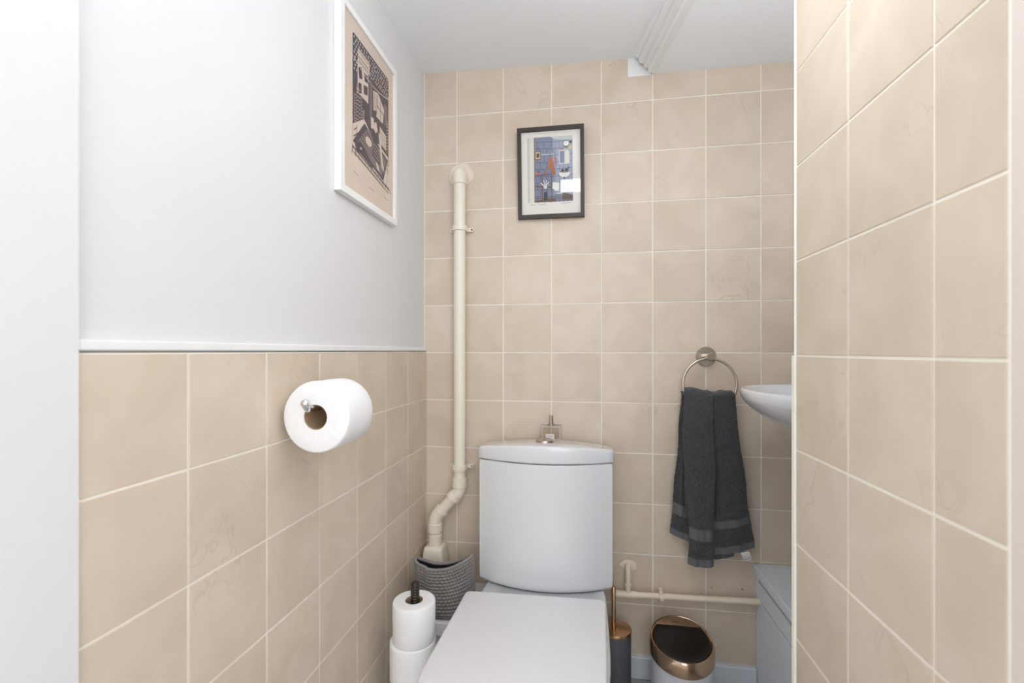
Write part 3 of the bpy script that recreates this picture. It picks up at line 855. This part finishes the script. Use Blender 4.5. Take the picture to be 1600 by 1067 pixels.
# ---------------------------------------------------------------- towel ring and towel
tr_ = thing('towel_ring', (0.877, 0.0, 0.984), 'polished nickel towel ring on a round wall plate on the back wall', 'towel ring')
v, f = lathe([(0.0295, -0.0003), (0.0295, -0.004), (0.0275, -0.0065), (0.010, -0.007)], (0.877, 0, 0.984), 40, 'Y'); mk('wall_plate', v, f, 'nickel', tr_, smooth=True, auto=35)
v, f = lathe([(0.0095, -0.006), (0.0095, -0.052), (0.0120, -0.053), (0.0120, -0.060), (0.0105, -0.0615)], (0.877, 0, 0.984), 28, 'Y'); mk('post', v, f, 'nickel', tr_, smooth=True, auto=35)
rc, RR = Vector((0.8765, -0.047, 0.9040)), 0.0745
v, f = tube([(rc.x + RR * sin(2 * pi * i / 64), rc.y + 0.002 * cos(2 * pi * i / 64), rc.z + RR * cos(2 * pi * i / 64)) for i in range(64)], 0.0041, 14, closed=True)
mk('ring', v, f, 'nickel', tr_, smooth=True)

tw = thing('hand_towel', (0.878, -0.05, 0.39), 'charcoal terry hand towel folded over the towel ring', 'towel')
def lerp(tab, t):
    """piecewise linear / smooth table lookup"""
    for (a, va), (b, vb) in zip(tab, tab[1:]):
        if t <= b:
            k = (t - a) / (b - a) if b > a else 0
            k = k * k * (3 - 2 * k) * 0.5 + k * 0.5
            return va + (vb - va) * k
    return tab[-1][1]
def panel(name, left, right, y0, bulge, z0, z1l, z1r, m, seed=0, nu=80, nv=70, th=0.007, wob=0.0022, parent=tw, t0=0.0, t1=1.0, puff=0.0, tilt=0.0, top=lambda u: 0.0):
    """hanging fold. left/right: tables height->x ; front surface at y0 - bulge*(1-u^2); runs from top z0 to bottom z1"""
    rnd = random.Random(seed); ph = [rnd.uniform(0, 6.28) for _ in range(8)]
    jit = [rnd.uniform(-0.0011, 0.0011) for _ in range(997)]
    def P(i, k, back):
        u = -1 + 2 * i / nu; t = t0 + (t1 - t0) * k / nv
        zb = z1l + (z1r - z1l) * (u + 1) / 2 - 0.004 * (1 - u * u)
        z = z0 + (zb - z0) * t
        xl, xr = lerp(left, z), lerp(right, z)
        x = xl + (xr - xl) * (u + 1) / 2
        w = wob * (sin(9 * t + ph[0] + 2.2 * u) + 0.7 * sin(5 * u + 6 * t + ph[1]) + 0.5 * sin(11 * u - 5 * t + ph[2])) * min(1, t * 3)
        edge = max(0, 1 - u ** 6)
        y = lerp(y0, z) - (bulge * (1 - abs(u) ** 2.5)) + tilt * u - w - puff
        roll = (1 - edge) * th * 0.5
        x += wob * 0.6 * sin(14 * t + ph[3]) * abs(u)
        if m == 'terry':
            y += jit[(i * 131 + k * 17 + back * 7) % 997]; x += jit[(i * 71 + k * 39) % 997] * 0.6
        # rounded shoulder where the cloth turns over the ring
        d = (z0 - z) / 0.020
        if d < 1: y += 0.020 * (1 - math.sqrt(max(0, 1 - (1 - d) ** 2))); z += top(u) * (1 - d)
        if back: y += th * (0.25 + 0.75 * edge)
        return (x, y, z)
    V, F = [], []
    for b in (0, 1):
        for k in range(nv + 1):
            for i in range(nu + 1): V.append(P(i, k, b))
    n1 = (nu + 1) * (nv + 1)
    idx = lambda i, k, b: b * n1 + k * (nu + 1) + i
    for k in range(nv):
        for i in range(nu):
            F.append((idx(i, k, 0), idx(i + 1, k, 0), idx(i + 1, k + 1, 0), idx(i, k + 1, 0)))
            F.append((idx(i, k, 1), idx(i, k + 1, 1), idx(i + 1, k + 1, 1), idx(i + 1, k, 1)))
    for k in range(nv):
        F.append((idx(0, k, 0), idx(0, k + 1, 0), idx(0, k + 1, 1), idx(0, k, 1)))
        F.append((idx(nu, k, 0), idx(nu, k, 1), idx(nu, k + 1, 1), idx(nu, k + 1, 0)))
    for i in range(nu):
        F.append((idx(i, 0, 0), idx(i, 0, 1), idx(i + 1, 0, 1), idx(i + 1, 0, 0)))
        F.append((idx(i, nv, 0), idx(i + 1, nv, 0), idx(i + 1, nv, 1), idx(i, nv, 1)))
    return mk(name, V, F, m, parent, smooth=True, auto=60)
# tables run with rising z
def tab(*q): return sorted(q)
Lf = tab((0.895, 0.8055), (0.87, 0.8020), (0.755, 0.7960), (0.60, 0.8000), (0.485, 0.8130), (0.39, 0.8080))
Rf = tab((0.895, 0.8790), (0.683, 0.8815), (0.50, 0.8805), (0.455, 0.8790), (0.385, 0.8800))
yf = tab((0.895, -0.064), (0.80, -0.076), (0.60, -0.082), (0.38, -0.082))
# band fractions of the front fold
def pieces(base, left, right, y, bulge, z0, zl, zr, seed, b0, b1, **k):
    p = panel(base, left, right, y, bulge, z0, zl, zr, 'terry', seed, t1=b0, nv=210, **k)
    k2 = dict(k); k2['puff'] = k.get('puff', 0) - 0.0024
    panel('woven_band', left, right, y, bulge, z0, zl, zr, 'band', seed, t0=b0 - 0.004, t1=b1 + 0.004, nv=10, **k2)
    e = 0.955
    panel(base, left, right, y, bulge, z0, zl, zr, 'terry', seed, t0=b1, t1=e, nv=30, **k)
    k2['puff'] = k.get('puff', 0) - 0.001
    panel('hem', left, right, y, bulge, z0, zl, zr, 'band', seed, t0=e - 0.003, t1=1.0, nv=5, **k2)
pieces('front_fold', Lf, Rf, yf, 0.008, 0.8900, 0.392, 0.387, 1, 0.785, 0.852, th=0.016, top=lambda u: 0.004 * cos(2.2 * (u + 0.55)) - 0.004 * max(0, u))
# right panel, behind the front fold
Lr = tab((0.885, 0.868), (0.60, 0.866), (0.42, 0.866))
Rr = tab((0.885, 0.9385), (0.865, 0.9455), (0.74, 0.9570), (0.578, 0.9775), (0.50, 0.9880), (0.447, 0.9955), (0.42, 0.998))
yr_ = tab((0.89, -0.052), (0.6, -0.056), (0.4, -0.058))
pieces('side_fold', Lr, Rr, yr_, 0.010, 0.8840, 0.412, 0.4400, 4, 0.795, 0.845, top=lambda u: 0.0035 * sin(5 * u + 0.6))
# left layer, further back
Ll = tab((0.875, 0.8000), (0.755, 0.7915), (0.60, 0.7780), (0.54, 0.7740), (0.47, 0.7660), (0.44, 0.767))
Rl = tab((0.875, 0.850), (0.60, 0.850), (0.44, 0.850))
yl_ = tab((0.88, -0.036), (0.6, -0.042), (0.4, -0.044))
pieces('back_fold', Ll, Rl, yl_, 0.004, 0.880, 0.462, 0.437, 6, 0.775, 0.855)
# back layer on the right, hanging lowest
Lb = tab((0.875, 0.85), (0.4, 0.86))
Rb = tab((0.875, 0.9420), (0.74, 0.960), (0.55, 0.984), (0.47, 0.965), (0.40, 0.945))
yb_ = tab((0.88, -0.030), (0.6, -0.032), (0.38, -0.034))
pieces('back_fold', Lb, Rb, yb_, 0.006, 0.880, 0.390, 0.402, 9, 0.80, 0.85)
# roll over the ring
v, f = tube([(0.806, -0.052, 0.868), (0.812, -0.052, 0.877), (0.83, -0.052, 0.8765), (0.853, -0.052, 0.873), (0.872, -0.052, 0.8725), (0.884, -0.052, 0.866), (0.897, -0.052, 0.8685), (0.915, -0.052, 0.873), (0.933, -0.052, 0.8765), (0.940, -0.052, 0.870)], [0.010, 0.0145, 0.015, 0.0145, 0.0135, 0.011, 0.013, 0.0135, 0.0115, 0.008], 18)
mk('top_roll', v, f, 'terry', tw, smooth=True)
# care tag
V = []; nq = 8
for k in range(nq + 1):
    t = k / nq
    for s in (0, 1):
        x = 0.9530 + 0.0215 * s + 0.006 * t; z = 0.4290 + 0.0055 * s - 0.0215 * t + 0.003 * sin(3 * t); y = -0.0745 - 0.006 * sin(2.2 * t)
        V.append((x, y, z))
for k in range(nq + 1):
    t = k / nq
    for s in (0, 1):
        x, y, z = V[k * 2 + s]; V.append((x, y + 0.0006, z))
F = []
o_ = 2 * (nq + 1)
for k in range(nq):
    F += [(2 * k, 2 * k + 1, 2 * k + 3, 2 * k + 2), (o_ + 2 * k, o_ + 2 * k + 2, o_ + 2 * k + 3, o_ + 2 * k + 1), (2 * k, 2 * k + 2, o_ + 2 * k + 2, o_ + 2 * k), (2 * k + 1, o_ + 2 * k + 1, o_ + 2 * k + 3, 2 * k + 3)]
F += [(0, o_, o_ + 1, 1), (2 * nq, 2 * nq + 1, o_ + 2 * nq + 1, o_ + 2 * nq)]
ct = mk('care_tag', V, F, 'tag', tw, label='white printed care tag at the towel corner')
rnd = random.Random(4); parts = []
for k in range(5):
    for j in range(4):
        t = 0.14 + k * 0.165; s0 = 0.08 + j * 0.22
        def q(s, t): return (0.9530 + 0.0215 * s + 0.006 * t, -0.0745 - 0.006 * sin(2.2 * t) - 0.0004, 0.4290 + 0.0055 * s - 0.0215 * t + 0.003 * sin(3 * t))
        w = rnd.uniform(0.10, 0.18)
        parts.append(([q(s0, t), q(s0 + w, t), q(s0 + w, t + 0.06), q(s0, t + 0.06)], [(0, 1, 2, 3)]))
v, f = join(*parts); mk('print', v, f, 'ink', ct)

# ---------------------------------------------------------------- basin and cabinet in the alcove
bs = thing('wash_basin', (1.36, -0.345, 0.80), 'white wall-hung wash basin projecting from the alcove beside the towel', 'basin')
def basin_ring(s, z, n=64, dx=0.0):
    cx, cy, ax, ay = 1.165, -0.335, 0.2775, 0.245
    pts = []
    for i in range(n):
        a = 2 * pi * i / n
        c_, s_ = cos(a), sin(a)
        if c_ < 0: x = -ax * abs(c_) ** (2 / 2.3); y = ay * math.copysign(abs(s_) ** (2 / 2.3), s_)
        else: x = 0.194 * abs(c_) ** (2 / 7); y = ay * math.copysign(abs(s_) ** (2 / 7), s_)
        sx = s if c_ < 0 else (s if s > 0.98 else 1 - (1 - s) * 0.6)
        pts.append((cx + x * sx + dx * (1 - s), cy + y * s, z))
    return pts
rs = [basin_ring(0.25, 0.800), basin_ring(0.45, 0.806), basin_ring(0.66, 0.820), basin_ring(0.80, 0.838), basin_ring(0.90, 0.858), basin_ring(0.955, 0.873), basin_ring(0.985, 0.8835), basin_ring(0.997, 0.890), basin_ring(1.0, 0.898), basin_ring(1.0, 0.9045),
      basin_ring(0.995, 0.9085), basin_ring(0.983, 0.9105), basin_ring(0.965, 0.9100), basin_ring(0.94, 0.9070), basin_ring(0.91, 0.900), basin_ring(0.84, 0.882), basin_ring(0.68, 0.856), basin_ring(0.45, 0.840), basin_ring(0.15, 0.834)]
v, f = rings(rs); mk('bowl', v, f, 'ceramic', bs, smooth=True, auto=70)
v, f = lathe([(0.019, 0.834), (0.019, 0.8365), (0.012, 0.837), (0.010, 0.835)], (1.165, -0.335, 0), 24); mk('waste', v, f, 'chrome', bs, smooth=True, auto=40)

cb = thing('vanity_cabinet', (1.19, -0.31, 0.0), 'low pale grey cabinet under the basin in the alcove', 'cabinet')
mk('carcass', *boxg(1.036, 1.358, -0.620, -0.002, 0.0, 0.345), 'cabinet', cb)
mk('end_panel', *boxg(1.0185, 1.0365, -0.015, -0.001, 0.0, 0.345), 'cabinet', cb, bevel=0.0008)
mk('top', *boxg(1.0085, 1.3585, -0.622, -0.001, 0.3455, 0.3715), 'cabinet', cb, bevel=0.0025)
mk('drawer_front', *boxg(1.0175, 1.0360, -0.615, -0.0175, 0.2775, 0.3270), 'cabinet', cb, bevel=0.0008)
mk('door', *boxg(1.0180, 1.0360, -0.315, -0.0175, 0.004, 0.2738), 'cabinet', cb, bevel=0.0008)
mk('door', *boxg(1.0180, 1.0360, -0.615, -0.318, 0.004, 0.2738), 'cabinet', cb, bevel=0.0008)

# ---------------------------------------------------------------- pictures
def cm(name, c): 
    M[name] = mat(name, c, 0.8, var=0.03, vscale=60, spec=0.15); return name
class Print:
    """flat printed shapes on a sheet; (u, v) in 0..1, v up; each colour layer sits a hair above the last"""
    def __init__(s, fn): s.fn = fn; s.V = []; s.F = []; s.I = []; s.mats = []; s.k = 0
    def poly(s, pts, m):
        if m not in s.mats: s.mats.append(m)
        s.k += 1
        n = len(s.V); s.V += [s.fn(u, v, 0.00003 * s.k if s.k < 60 else 0.0018 + 0.000004 * (s.k - 60)) for u, v in pts]
        s.F.append(tuple(range(n, n + len(pts)))); s.I.append(s.mats.index(m))
    def rect(s, u0, u1, v0, v1, m): s.poly([(u0, v0), (u1, v0), (u1, v1), (u0, v1)], m)
    def line(s, a, b, w, m):
        d = Vector((b[0] - a[0], b[1] - a[1])); 
        if d.length < 1e-6: return
        n = Vector((-d.y, d.x)).normalized() * w / 2
        s.poly([(a[0] + n.x, a[1] + n.y), (b[0] + n.x, b[1] + n.y), (b[0] - n.x, b[1] - n.y), (a[0] - n.x, a[1] - n.y)], m)
    def path(s, pts, w, m):
        for a, b in zip(pts, pts[1:]): s.line(a, b, w, m)
    def oval(s, u, v, ru, rv, m, n=14, a0=0, a1=2 * pi):
        s.poly([(u + ru * cos(a0 + (a1 - a0) * i / n), v + rv * sin(a0 + (a1 - a0) * i / n)) for i in range(n + (0 if a1 - a0 > 6.2 else 1))], m)
    def batch(s, polys, m):
        """many shapes on one level"""
        if m not in s.mats: s.mats.append(m)
        s.k += 1
        h = 0.00003 * s.k if s.k < 60 else 0.0018 + 0.000004 * (s.k - 60)
        for pts in polys:
            n = len(s.V); s.V += [s.fn(u, v, h) for u, v in pts]
            s.F.append(tuple(range(n, n + len(pts)))); s.I.append(s.mats.index(m))
    def build(s, name, parent):
        off = root_of(parent)
        me = bpy.data.meshes.new(name); me.from_pydata([tuple(Vector(v) - off) for v in s.V], [], s.F)
        for m in s.mats: me.materials.append(M[m])
        for p, i in zip(me.polygons, s.I): p.material_index = i
        me.update()
        o = bpy.data.objects.new(name, me); C.objects.link(o); o.parent = parent
        return o
def seg(a, b, w):
    d = Vector((b[0] - a[0], b[1] - a[1])); n = Vector((-d.y, d.x)).normalized() * w / 2
    return [(a[0] + n.x, a[1] + n.y), (b[0] + n.x, b[1] + n.y), (b[0] - n.x, b[1] - n.y), (a[0] - n.x, a[1] - n.y)]
def ov(u, v, ru, rv, n=10): return [(u + ru * cos(2 * pi * i / n), v + rv * sin(2 * pi * i / n)) for i in range(n)]

# white framed linocut on the left wall
xw = -0.009
y0, y1, z0, z1 = -0.5610, -0.2630, 1.3435, 1.7660
lp = thing('framed_print', (xw, (y0 + y1) / 2, z0), 'white framed dark purple linocut print on the left wall', 'picture')
xb, xf, fw = xw + 0.0008, 0.0080, 0.0155
mk('frame', *join(boxg(xb, xf, y0, y0 + fw, z0, z1), boxg(xb, xf, y1 - fw, y1, z0, z1), boxg(xb, xf, y0 + fw, y1 - fw, z0, z0 + fw), boxg(xb, xf, y0 + fw, y1 - fw, z1 - fw, z1)), 'whiteframe', lp)
xp = 0.0020
mk('paper', *boxg(xp - 0.002, xp, y0 + fw, y1 - fw, z0 + fw, z1 - fw), 'pinkpaper', lp)
mk('glass', *boxg(0.0050, 0.0058, y0 + fw, y1 - fw, z0 + fw, z1 - fw), 'glasspane', lp)
cm('aubergine_ink', (72, 62, 78)); cm('pale_print', (226, 209, 195)); cm('mid_ink', (98, 88, 102))
D, Pp = 'aubergine_ink', 'pale_print'
py0, py1, pz0, pz1 = -0.5005, -0.3075, 1.4235, 1.7215
pn = Print(lambda u, v, h: (xp + 0.0002 + h, py0 + (py1 - py0) * u, pz0 + (pz1 - pz0) * v))
pn.poly([(0.02, 0.16), (1, 0.16), (1, 0.97), (0.96, 1.0), (0.03, 1.0), (0, 0.985), (0, 0.2)], D)
rnd = random.Random(11)
# flecks over the dark sky and left leaf column
fl_ = []
for r_ in range(9):
    for c_ in range(18):
        u = 0.04 + c_ * 0.053 + (0.026 if r_ % 2 else 0); v = 0.975 - r_ * 0.030
        if u < 0.14 or v > 0.80 + 0.05 * abs(u - 0.5):
            if not (0.12 < u < 0.42 and v < 0.93):
                fl_.append(ov(u + rnd.uniform(-.008, .008), v + rnd.uniform(-.005, .005), 0.013, 0.0090, 6))
for r_ in range(10):
    fl_.append(ov(0.975, 0.60 - r_ * 0.028, 0.010, 0.006, 6)); fl_.append(ov(0.945, 0.585 - r_ * 0.028, 0.008, 0.006, 6))
pn.batch(fl_, Pp)
# light shop-front sign and panel
pn.rect(0.13, 0.43, 0.825, 0.925, Pp); pn.batch([seg((0.15, 0.865), (0.41, 0.865), 0.008), seg((0.15, 0.905), (0.41, 0.905), 0.006), seg((0.15, 0.84), (0.41, 0.84), 0.006)], D)
pn.rect(0.12, 0.40, 0.58, 0.82, Pp)
pn.batch([[(0.14, 0.78), (0.22, 0.81), (0.24, 0.72), (0.16, 0.70)], [(0.28, 0.79), (0.38, 0.80), (0.39, 0.74), (0.30, 0.73)], [(0.27, 0.69), (0.38, 0.71), (0.38, 0.64), (0.28, 0.62)], [(0.14, 0.66), (0.22, 0.68), (0.22, 0.60), (0.14, 0.58)]], D)
# drape lines
pn.batch([seg((0.0 + i * 0.1, 0.80 - 0.05 * sin(pi * i / 10) + 0.02), (0.1 + i * 0.1, 0.80 - 0.05 * sin(pi * (i + 1) / 10) + 0.02), 0.007) for i in range(10)], Pp)
# fronds of the plant on the left
fr = []
for k in range(7):
    u0 = 0.05 + 0.055 * k; top = 0.50 + 0.14 * sin(k * 0.7 + 0.4)
    for j in range(10):
        v = 0.33 + (top - 0.33) * j / 10
        fr.append(seg((u0 - 0.022, v + 0.012), (u0, v), 0.005)); fr.append(seg((u0 + 0.022, v + 0.012), (u0, v), 0.005))
pn.batch(fr, Pp)
# window with curtains on the right
pn.poly([(0.53, 0.74), (0.66, 0.76), (0.64, 0.60), (0.54, 0.58)], Pp)
pn.poly([(0.67, 0.77), (0.86, 0.68), (0.82, 0.55), (0.62, 0.55), (0.66, 0.64)], Pp)
pn.batch([seg((0.55 + 0.03 * i, 0.74), (0.55 + 0.022 * i, 0.60), 0.006) for i in range(4)] + [seg((0.74, 0.72), (0.74, 0.56), 0.012), seg((0.64, 0.65), (0.84, 0.63), 0.010)], D)
pn.batch([seg((0.86 + 0.018 * i, 0.74), (0.88 + 0.018 * i, 0.56), 0.004) for i in range(6)], Pp)
pn.rect(0.44, 0.50, 0.45, 0.80, 'mid_ink'); pn.batch([seg((0.45, 0.46), (0.45, 0.79), 0.004), seg((0.485, 0.46), (0.485, 0.79), 0.004)], Pp)
# small table / chest
pn.poly([(0.47, 0.50), (0.55, 0.51), (0.55, 0.38), (0.47, 0.37)], Pp); pn.poly([(0.72, 0.50), (0.92, 0.47), (0.92, 0.34), (0.74, 0.36)], Pp)
pn.batch([seg((0.745, 0.47 - 0.022 * i), (0.90, 0.445 - 0.022 * i), 0.004) for i in range(5)], D)
# floor: pale with grid
pn.poly([(0.0, 0.30), (0.28, 0.42), (0.46, 0.36), (0.98, 0.30), (1, 0.16), (1, -0.02), (0.9, -0.01), (0.0, 0.13)], Pp)
gr = []
for i in range(14): gr.append(seg((0.0 + 0.075 * i, 0.145 - 0.008 * i), (-0.02 + 0.085 * i, 0.075 - 0.006 * i), 0.010))
gr += [seg((0.0, 0.13), (1.0, 0.02), 0.012), seg((0.02, 0.095), (1.0, -0.015), 0.008), seg((0.90, 0.20), (1.0, 0.16), 0.008), seg((0.88, 0.26), (1.0, 0.22), 0.008), seg((0.03, 0.26), (0.10, 0.30), 0.010), seg((0.02, 0.21), (0.14, 0.27), 0.010), seg((0.08, 0.20), (0.10, 0.32), 0.010), seg((0.94, 0.05), (0.97, 0.27), 0.008)]
pn.batch(gr, D)
# dark rug with fine hatching
pn.poly([(0.0, 0.17), (0.29, 0.39), (0.97, 0.27), (0.83, 0.055)], D)
pn.batch([seg((0.10 + 0.024 * i, 0.195 + 0.016 * i - 0.004 * (i % 2)), (0.78 + 0.013 * i, 0.095 + 0.013 * i), 0.0035) for i in range(12)], Pp)
# reclining dark shape and pale oval, central figure
pn.oval(0.40, 0.275, 0.085, 0.035, Pp)
pn.poly([(0.05, 0.15), (0.10, 0.20), (0.22, 0.205), (0.38, 0.165), (0.52, 0.10), (0.50, 0.08), (0.36, 0.10), (0.20, 0.12), (0.10, 0.12)], D)
pn.oval(0.20, 0.165, 0.022, 0.010, Pp)
pn.poly([(0.46, 0.40), (0.52, 0.42), (0.58, 0.40), (0.68, 0.42), (0.66, 0.30), (0.74, 0.17), (0.62, 0.16), (0.50, 0.20), (0.54, 0.30)], D)
pn.poly([(0.56, 0.48), (0.62, 0.50), (0.66, 0.44), (0.60, 0.40), (0.54, 0.43)], Pp)
pn.poly([(0.68, 0.44), (0.74, 0.42), (0.82, 0.20), (0.86, 0.14), (0.78, 0.16), (0.72, 0.30)], Pp)
pn.poly([(0.60, 0.17), (0.66, 0.16), (0.72, 0.10), (0.64, 0.115)], Pp)
pn.batch([ov(0.55 + 0.035 * (i % 5), 0.30 - 0.03 * (i // 5) - 0.004 * (i % 5), 0.008, 0.006, 6) for i in range(20)], Pp)
pn.batch([seg((0.02, -0.055), (0.14, -0.065), 0.004), seg((0.42, -0.09), (0.56, -0.095), 0.004), seg((0.85, -0.075), (0.98, -0.085), 0.004)], 'mid_ink')
pn.build('print', lp)

# dark framed bathroom illustration on the back wall, hung leaning a little forward
bp_ = thing('framed_print', (0.4115, 0.0, 1.4185), 'dark brown framed colour illustration of a blue tiled bathroom above the toilet', 'picture')
lean = R(2.6)
def lay(x, d, h):
    """x across, d distance from the wall side, h height above the lower edge -> leaning picture plane"""
    return (0.4115 + x + 0.002 * (1 - h / 0.14) * 0.5, -0.0008 - (d * cos(lean) + h * sin(lean)), 1.4185 + h * cos(lean) - d * sin(lean) + 0.0008)
def lbox(x0, x1, d0, d1, h0, h1):
    v, f = boxg(x0, x1, d0, d1, h0, h1)
    return [lay(*p) for p in v], f
hw, hh, fw = 0.1040, 0.2815, 0.0118
mk('frame', *join(lbox(-hw, -hw + fw, 0, 0.016, 0, hh), lbox(hw - fw, hw, 0, 0.016, 0, hh), lbox(-hw + fw, hw - fw, 0, 0.016, 0, fw), lbox(-hw + fw, hw - fw, 0, 0.016, hh - fw, hh)), 'darkframe', bp_)
mk('mount', *lbox(-hw + fw, hw - fw, 0.004, 0.006, fw, hh - fw), 'whitepaper', bp_)
mk('glass', *lbox(-hw + fw, hw - fw, 0.0115, 0.0125, fw, hh - fw), 'glasspane', bp_)
for n_, c_ in (('print_blue', (128, 132, 158)), ('print_blue_light', (158, 165, 184)), ('print_joint', (88, 90, 112)), ('print_grey_green', (198, 204, 198)), ('print_cream', (226, 222, 206)),
               ('print_orange', (172, 104, 64)), ('print_pink', (178, 118, 124)), ('print_white', (236, 234, 228)), ('print_dark', (66, 62, 62)), ('print_brown', (112, 92, 78)), ('print_grey', (128, 130, 132)), ('print_tan', (212, 184, 140))):
    cm(n_, c_)
ax0, ax1, ah0, ah1 = -0.0735, 0.0685, 0.051, 0.2525
q = Print(lambda u, v, h: lay(ax0 + (ax1 - ax0) * u, 0.0062 + h, ah0 + (ah1 - ah0) * v))
q.rect(0, 1, 0, 1, 'print_blue')
q.rect(0.57, 1, 0.1, 1.0, 'print_blue_light'); q.poly([(0.5, 1.0), (1, 1.0), (1, 0.93), (0.62, 0.955)], 'print_grey_green')
jl = []
for r_ in range(9):
    v = 0.93 - r_ * 0.105
    jl.append(seg((0.15, v), (0.57, v - 0.012), 0.008)); jl.append(seg((0.57, v - 0.012), (1.0, v + 0.004), 0.006))
    for c_ in range(3):
        u = 0.22 + 0.15 * c_ + (0.06 if r_ % 2 else 0); jl.append(seg((u, v), (u + 0.01, v - 0.105), 0.010))
    for c_ in range(4):
        u = 0.62 + 0.09 * c_; jl.append(seg((u, v), (u, v - 0.105), 0.006))
q.batch(jl, 'print_joint')
q.rect(0, 0.15, 0, 1, 'print_cream'); q.rect(0.0, 0.05, 0, 1, 'print_grey_green')
q.rect(0.15, 0.165, 0, 1, 'print_brown')
q.poly([(0.165, 0.0), (0.62, 0.0), (0.62, 0.06), (0.165, 0.03)], 'print_brown'); q.poly([(0.76, 0.02), (1, 0.02), (1, 0.09), (0.78, 0.14)], 'print_brown')
q.rect(0.17, 0.30, 0.655, 0.79, 'print_brown'); q.rect(0.185, 0.285, 0.67, 0.775, 'print_tan'); q.rect(0.205, 0.265, 0.69, 0.755, 'print_dark')
q.batch([seg((0.19, 0.79), (0.235, 0.86), 0.006), seg((0.28, 0.79), (0.235, 0.86), 0.006)], 'print_dark')
q.rect(0.31, 0.66, 0.715, 0.745, 'print_blue_light')
q.poly([(0.51, 0.71), (0.55, 0.68), (0.60, 0.55), (0.62, 0.42), (0.56, 0.41), (0.54, 0.48), (0.46, 0.50), (0.47, 0.62)], 'print_orange')
q.poly([(0.62, 0.71), (0.66, 0.64), (0.64, 0.54), (0.60, 0.60), (0.59, 0.68)], 'print_pink')
q.batch([seg((0.505, 0.75), (0.51, 0.70), 0.010), seg((0.61, 0.75), (0.62, 0.70), 0.010)], 'print_dark')
q.rect(0.70, 0.92, 0.57, 0.79, 'print_grey_green'); q.rect(0.72, 0.82, 0.59, 0.77, 'print_blue')
q.poly([(0.83, 0.57), (0.93, 0.585), (0.93, 0.75), (0.88, 0.775), (0.83, 0.73)], 'print_cream')
q.oval(0.86, 0.875, 0.075, 0.048, 'print_dark'); q.oval(0.86, 0.88, 0.064, 0.04, 'print_white')
q.oval(0.955, 0.82, 0.05, 0.03, 'print_tan'); q.oval(0.765, 0.80, 0.05, 0.014, 'print_pink'); q.oval(0.96, 0.90, 0.03, 0.02, 'print_dark')
q.poly([(0.70, 0.46), (0.94, 0.455), (0.93, 0.40), (0.86, 0.37), (0.77, 0.37), (0.71, 0.40)], 'print_white'); q.oval(0.82, 0.455, 0.115, 0.020, 'print_grey')
q.batch([ov(0.78, 0.475, 0.03, 0.02), ov(0.86, 0.48, 0.03, 0.022), seg((0.90, 0.47), (0.91, 0.53), 0.014), seg((0.81, 0.37), (0.82, 0.34), 0.03)], 'print_dark')
q.oval(0.23, 0.445, 0.065, 0.028, 'print_pink'); q.oval(0.25, 0.470, 0.035, 0.014, 'print_brown'); q.oval(0.40, 0.455, 0.035, 0.020, 'print_orange')
q.batch([seg((0.17, 0.415), (0.54, 0.425), 0.016), seg((0.32, 0.42), (0.33, 0.02), 0.022), seg((0.53, 0.42), (0.54, 0.02), 0.018), seg((0.17, 0.25), (0.53, 0.22), 0.022), seg((0.18, 0.06), (0.53, 0.05), 0.016)], 'print_brown')
q.poly([(0.36, 0.15), (0.43, 0.16), (0.44, 0.03), (0.36, 0.02)], 'print_dark')
q.batch([seg((0.39, 0.235), (0.29, 0.30), 0.016), seg((0.39, 0.235), (0.36, 0.34), 0.014), seg((0.40, 0.235), (0.42, 0.34), 0.014), seg((0.40, 0.235), (0.47, 0.31), 0.016), ov(0.395, 0.235, 0.04, 0.03)], 'print_white')
q.poly([(0.56, 0.30), (0.70, 0.29), (0.70, 0.16), (0.60, 0.17), (0.55, 0.21)], 'print_white')
q.oval(0.685, 0.075, 0.065, 0.055, 'print_grey'); q.oval(0.685, 0.125, 0.045, 0.012, 'print_grey_green')
q.batch([seg((0.05, -0.035), (0.16, -0.035), 0.005), seg((0.24, -0.035), (0.40, -0.035), 0.006), seg((0.74, -0.03), (0.96, -0.025), 0.005)], 'print_grey')
q.build('print', bp_)
